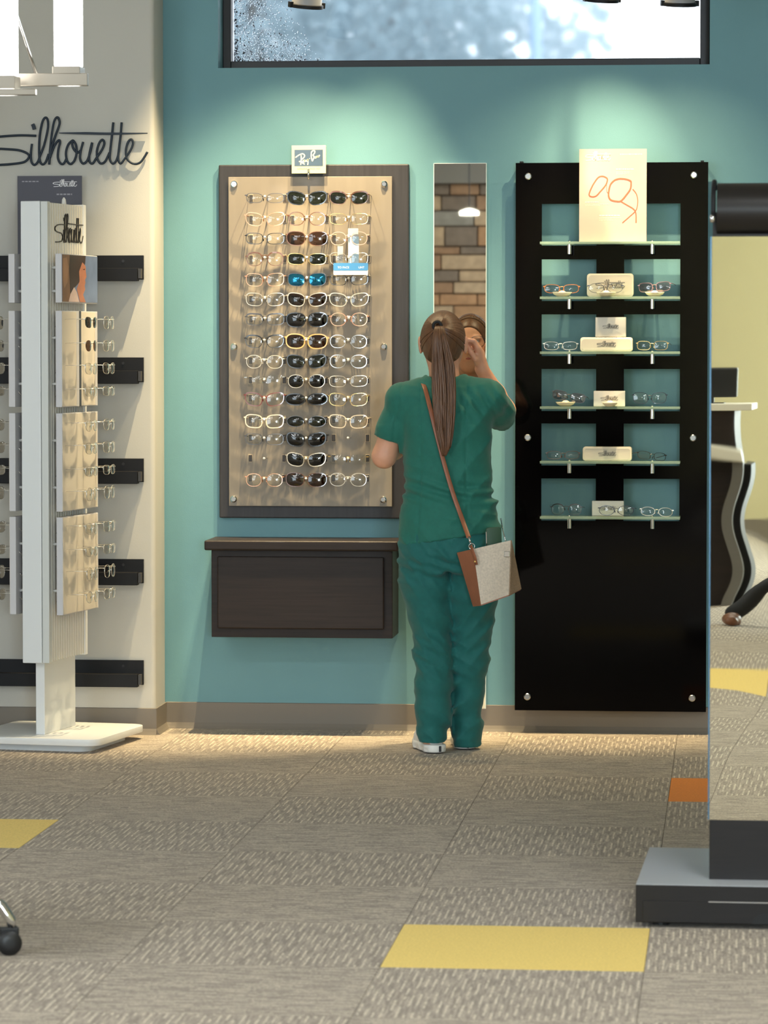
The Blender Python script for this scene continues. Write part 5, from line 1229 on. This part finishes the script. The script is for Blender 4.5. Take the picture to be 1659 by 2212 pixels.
# hair: cap, combed strands, ponytail, band
M_HAIR = mat('brown_hair', (104, 70, 46), 0.42, noise=0.30, nscale=50, stretch=(3, 3, 0.4), spec=0.6)
F = Field(hc - (0.12, 0.14, 0.13), hc + (0.12, 0.14, 0.13), 0.004)
F.ell(hc + (0, -0.002, 0.003), (0.0775, 0.1005, 0.1035), 0.0)
X, Y, Z = F.grid(); x, y, z = X - hc[0], Y - hc[1], Z - hc[2]
F.cut(y - 0.062 - 0.35 * z + 0.0 * x)                                # hairline over the face
F.cut((-0.040 - 0.9 * np.clip(-y - 0.01, 0, 0.05) + 0.5 * np.abs(x) * (y > -0.03)) - z)           # ears and nape
put('hair', F.mesh('hair', M_HAIR), woman)
tie = np.array((J(950, 705)[0], -0.098, J(950, 704)[2])); hs = MB(); rh = random.Random(4)
R_ = np.array((0.0785, 0.1015, 0.1045)); cc = hc + (0, -0.002, 0.003)
def onhead(v): v = (v - cc) / R_; v = v / np.linalg.norm(v); return cc + v * R_
for k in range(230):
    a = 2 * math.pi * (k + rh.random()) / 230
    far = np.array((math.cos(a), 0, math.sin(a)))
    start = cc + far * R_ * 1.0 + (0, 0.045 * max(0, math.sin(a)) + (0.02 if math.sin(a) > -0.2 else -0.03 * abs(math.sin(a))), 0)
    if math.sin(a) < -0.35: start = cc + np.array((0.052 * math.cos(a) * 1.2, -0.055, -0.078))
    start = onhead(start); pts = []
    for i in range(9):
        t = i / 8; p = onhead(start * (1 - t) + tie * t + (0, -0.02 * math.sin(t * math.pi), 0)); pts.append(p if i < 8 else tie + (far * 0.008))
    hs.tube(pts, [0.0012] + [0.0024] * 6 + [0.002, 0.0014], 5)
hs.build('combed_strands', M_HAIR, woman, smooth=True)
pt = [(J(950, 705, -0.100), 0.012, 1.0), (J(949, 712, -0.126), 0.016, 0.9), (J(952, 745, -0.140), 0.027, 0.65), (J(957, 790, -0.134), 0.038, 0.5), (J(959, 840, -0.134), 0.040, 0.45), (J(960, 890, -0.146), 0.036, 0.42), (J(961, 930, -0.148), 0.029, 0.42), (J(962, 962, -0.148), 0.020, 0.45), (J(960, 985, -0.146), 0.008, 0.5)]
pc_ = crom([p[0] for p in pt], 4); rr_ = np.interp(np.linspace(0, 8, len(pc_)), range(9), [p[1] for p in pt]); fl = np.interp(np.linspace(0, 8, len(pc_)), range(9), [p[2] for p in pt])
po = MB()
for k in range(150):
    q = math.sqrt(rh.random()); a = rh.uniform(0, 2 * math.pi); end = len(pc_) - rh.randint(0, 9) if rh.random() < 0.8 else len(pc_) - rh.randint(6, 14)
    ph_ = rh.uniform(0, 6.28); pts = []; rs_ = []
    for i in range(end):
        wv = 0.06 * math.sin(i * 0.5 + ph_)
        pts.append(pc_[i] + np.array((math.cos(a + wv) * q * rr_[i], math.sin(a + wv) * q * rr_[i] * fl[i], 0.0))); rs_.append(0.0032 if i < end - 5 else 0.0032 * (end - i) / 6 + 0.0004)
    po.tube(pts, rs_, 5)
po.build('ponytail', M_HAIR, woman, smooth=True)
MB().tube([tie + np.array((0.014 * math.cos(a), -0.010, 0.014 * math.sin(a))) for a in [2 * math.pi * i / 20 for i in range(20)]], 0.0055, 8, closed=True).build('hair_band', mat('band_black', (20, 19, 22), 0.7), woman, smooth=True)
# the pair she is trying on
eg = org + Vector(hc + (0, 0.112, 0.000))
glasses('thin-rimmed eyeglasses the person in scrubs is trying on', 'round', .0014, 'gun', 'clear', 'full', eg, (0, 0, math.pi), 0.10, True, None, 'eyeglasses', 1.0)
# ---------------------------------------------------------------- shoulder bag
M_LEATHER = mat('brown_leather', (150, 92, 64), 0.42, noise=0.08, nscale=20); M_CANVAS = mat('cream_canvas', (214, 200, 182), 0.85, noise=0.12, nscale=160, bump=0.5, bscale=500); M_WOVEN = mat('tan_woven', (150, 126, 102), 0.85, noise=0.25, nscale=220, bump=0.5, bscale=400)
bag = thing('shoulder_bag', 'small cream canvas and brown leather bag on a long strap over the scrubs', 'bag', org)
B = lambda px, py, dy: Vector(J(px, py, dy))
ft = {'a': B(1022, 1186, -0.235), 'b': B(1103, 1167, -0.215), 'c': B(1099, 1285, -0.225), 'd': B(1039, 1306, -0.245)}     # front panel corners
lt = {'a': B(987, 1194, -0.165), 'd': B(1021, 1308, -0.175)}                                                              # left gusset back edge
rt = {'b': B(1104, 1172, -0.130), 'm': B(1124, 1272, -0.150)}                                                            # right gusset back edge
def panel_mesh(cs, n, m, nm, par, th=0.004, bulge=0.0):
    """bilinear sheet over four corners, given thickness"""
    vs = []
    A, B_, C, D_ = cs; nrm = (B_ - A).cross(D_ - A).normalized()
    if nrm.y > 0: nrm = -nrm
    for i in range(n + 1):
        for j in range(n + 1):
            u, v = i / n, j / n
            vs.append((A * (1 - u) + B_ * u) * (1 - v) + (D_ * (1 - u) + C * u) * v + nrm * bulge * math.sin(u * math.pi) * math.sin(v * math.pi))
    k = len(vs); vs += [p - nrm * th for p in vs]; fs = []
    for i in range(n):
        for j in range(n):
            a = i * (n + 1) + j; fs += [(a, a + 1, a + n + 2, a + n + 1), (a + k, a + k + n + 1, a + k + n + 2, a + k + 1)]
    rim = [i * (n + 1) for i in range(n + 1)] + [n * (n + 1) + j for j in range(1, n + 1)] + [i * (n + 1) + n for i in range(n - 1, -1, -1)] + [j for j in range(n - 1, 0, -1)]
    for q in range(len(rim)): a, b_ = rim[q], rim[(q + 1) % len(rim)]; fs.append((a, b_, b_ + k, a + k))
    return MB().poly(vs, fs).build(nm, m, par, smooth=False)
panel_mesh([ft['a'], ft['b'], ft['c'], ft['d']], 8, M_CANVAS, 'canvas_front', bag, bulge=0.012)
panel_mesh([lt['a'], ft['a'], ft['d'], lt['d']], 6, M_LEATHER, 'leather_gusset', bag)
panel_mesh([ft['b'], rt['b'], rt['m'], ft['c']], 6, M_WOVEN, 'woven_gusset', bag)
bk = {'a': lt['a'] + Vector((0.004, 0.02, 0)), 'b': rt['b'] + Vector((0, 0.012, 0)), 'c': rt['m'] + Vector((0, 0.012, 0)), 'd': lt['d'] + Vector((0, 0.02, 0))}
panel_mesh([bk['a'], bk['b'], bk['c'], bk['d']], 6, M_CANVAS, 'canvas_back', bag)
panel_mesh([ft['d'], ft['c'], rt['m'], lt['d']], 4, M_LEATHER, 'bag_bottom', bag)
MB().box(-0.010, 0.010, -0.003, 0.003, -0.010, 0.010, Matrix.Translation(B(1095, 1197, -0.226))).build('metal_clasp', M_POLISH, bag, bevel=0.002)
tabp = [B(1017, 1178, -0.236), B(1020, 1188, -0.243), B(1026, 1204, -0.246), B(1029, 1220, -0.247)]
MB().tube(tabp, 0.0018, 8, flat=5.0).build('strap_tab', M_LEATHER, bag, smooth=True)
MB().lathe([(0.0035, -0.001), (0.003, 0.002)], 10, Matrix.Translation(B(1026, 1213, -0.2495)) @ Matrix.Rotation(math.pi / 2, 4, 'X')).build('rivet', mat('brass', (206, 170, 100), 0.25, 1.0), bag)
MB().tube([B(1019, 1180, -0.236) + Vector((0.010 * math.cos(a), 0, 0.010 * math.sin(a))) for a in [2 * math.pi * i / 16 for i in range(16)]], 0.0016, 6, closed=True).build('strap_ring', M_POLISH, bag, smooth=True)
MB().tube([B(1016, 1172, -0.228), B(1013, 1160, -0.220)], 0.0035, 8).build('snap_hook', M_POLISH, bag, smooth=True)
stp = [B(900, 850, 0.06), B(906, 826, 0.02), B(912, 826, -0.040), B(919, 842, -0.092), B(930, 885, -0.128), B(945, 945, -0.138), B(962, 1010, -0.136), B(980, 1070, -0.136), B(998, 1120, -0.150), B(1013, 1162, -0.218)]
MB().tube(crom(stp, 5), 0.0080, 10, flat=0.18).build('shoulder_strap', M_LEATHER, bag, smooth=True)
stp2 = [B(900, 850, 0.06), B(930, 930, 0.150), B(990, 1040, 0.150), B(1050, 1105, 0.115), B(1066, 1120, 0.06)]
MB().tube(crom(stp2, 5), 0.0016, 8, flat=5.2).build('front_strap', M_LEATHER, bag, smooth=True)
MB().tube([B(1082, 1120, -0.10), B(1086, 1145, -0.15), B(1092, 1168, -0.185)], 0.0022, 6).build('chain_link', M_POLISH, bag, smooth=True)
phn = thing('mobile_phone', 'phone in a dark green case sticking out of the shoulder bag', 'phone', org + B(1068, 1215, -0.178))
phn.rotation_euler = (0.05, -0.04, 0.25)
MB().prism(rrect(-0.027, 0.027, 0, 0.122, 0.010), -0.006, 0.006).build('phone_case', mat('phone_green', (44, 78, 54), 0.5), phn, bevel=0.002, autosmooth=True)
MB().box(-0.0285, -0.0255, -0.0075, 0.0075, 0.01, 0.108).build('phone_edge', M_POLISH, phn)
# ---------------------------------------------------------------- seated visitor, seen only by one foot in the standing mirror
ft_ = refl(G(1588, 1352)); vis = thing('person', 'seated person in black trousers, one brown shoe stretched out in the standing mirror', 'person', (ft_.x + 0.80, ft_.y - 0.62, 0), 0.9)
lt_ = np.array(Matrix.Rotation(-0.9, 3, 'Z') @ (Vector((ft_.x, ft_.y, 0)) - vis.location))
F = Field((-0.42, -0.45, 0.0), (0.42, 1.1, 1.30), 0.012)
F.ell((0, -0.16, 1.16), (0.075, 0.095, 0.115), 0.03); F.cap((0, -0.18, 1.08), (0, -0.19, 0.98), 0.055, 0.06, 0.03)
F.loft([(0.45, 0, -0.14, 0.17, 0.12), (0.7, 0, -0.18, 0.155, 0.11), (0.92, 0, -0.19, 0.18, 0.11), (0.99, 0, -0.19, 0.12, 0.08)], 0.06)
for s_ in (-1, 1):
    F.chain([((s_ * 0.2, -0.18, 0.92), 0.05), ((s_ * 0.25, -0.10, 0.66), 0.042), ((s_ * 0.14, 0.14, 0.60), 0.033), ((s_ * 0.09, 0.20, 0.58), 0.035)], 0.03)
F.ell((0, -0.055, 1.15), (0.014, 0.03, 0.02), 0.02)
put('body', F.mesh('body', M_SKIN), vis)
F = Field((-0.42, -0.45, 0.3), (0.42, 0.4, 1.1), 0.014)
F.loft([(0.45, 0, -0.14, 0.185, 0.135), (0.7, 0, -0.18, 0.17, 0.125), (0.92, 0, -0.19, 0.195, 0.12), (1.0, 0, -0.19, 0.11, 0.08)], 0.06)
for s_ in (-1, 1): F.chain([((s_ * 0.19, -0.18, 0.92), 0.065), ((s_ * 0.25, -0.10, 0.70), 0.056)], 0.03)
put('shirt', F.mesh('shirt', mat('shirt_grey', (110, 112, 118), 0.8)), vis)
F = Field((-0.6, -0.40, 0.0), (0.4, 1.1, 0.7), 0.012)
kneeL = np.array((lt_[0] * 0.55 - 0.03, 0.36, 0.44)); ank = np.array((lt_[0] + 0.01, lt_[1] - 0.04, 0.085))
F.ell((0, -0.12, 0.50), (0.19, 0.15, 0.10), 0.05)
F.chain([((-0.09, -0.08, 0.50), 0.085), (kneeL, 0.062), (ank, 0.052)], 0.04); F.chain([((0.10, -0.08, 0.50), 0.085), ((0.14, 0.36, 0.48), 0.062), ((0.15, 0.33, 0.12), 0.048)], 0.04)
put('trousers', F.mesh('trousers', mat('black_trousers', (22, 22, 26), 0.8)), vis)
M_BSHOE = mat('brown_shoe', (112, 70, 46), 0.45)
for hx, hy, up in ((ank[0], ank[1] + 0.01, 1), (0.15, 0.35, 0)):
    F = Field((hx - 0.12, hy - 0.12, 0.0), (hx + 0.25, hy + 0.3, 0.14), 0.008)
    if up: F.chain([((hx, hy, 0.046), 0.043), ((hx + 0.09, hy + 0.075, 0.042), 0.042), ((hx + 0.14, hy + 0.115, 0.036), 0.034)], 0.03)
    else: F.chain([((hx, hy, 0.045), 0.043), ((hx, hy + 0.13, 0.04), 0.042), ((hx, hy + 0.2, 0.036), 0.034)], 0.03)
    X, Y, Z = F.grid(); F.cut(0.004 - Z)
    put('shoe', F.mesh('shoe', M_BSHOE), vis)
vch = thing('waiting_chair', 'plain black waiting chair under the seated person', 'chair', (vis.location.x + 0.12 * math.sin(0.9), vis.location.y - 0.12 * math.cos(0.9), 0), 0.9)
MB().prism(rrect(-0.24, 0.24, -0.24, 0.24, 0.05), 0.36, 0.40, 'z').build('seat', M_BLACKPLASTIC, vch, bevel=0.008)
MB().prism(rrect(-0.22, 0.22, 0.5, 0.86, 0.05), -0.27, -0.24, 'y').build('backrest', M_BLACKPLASTIC, vch, bevel=0.008)
for x_, y_ in ((-0.21, 0.2), (0.21, 0.2)): MB().cyl((x_, y_, 0), (x_, y_, 0.362), 0.012, 10).build('leg', M_CHROME, vch, smooth=True)
for x_ in (-0.21, 0.21): MB().tube([(x_, -0.24, 0), (x_, -0.22, 0.38), (x_, -0.255, 0.84)], 0.012, 10).build('leg', M_CHROME, vch, smooth=True)
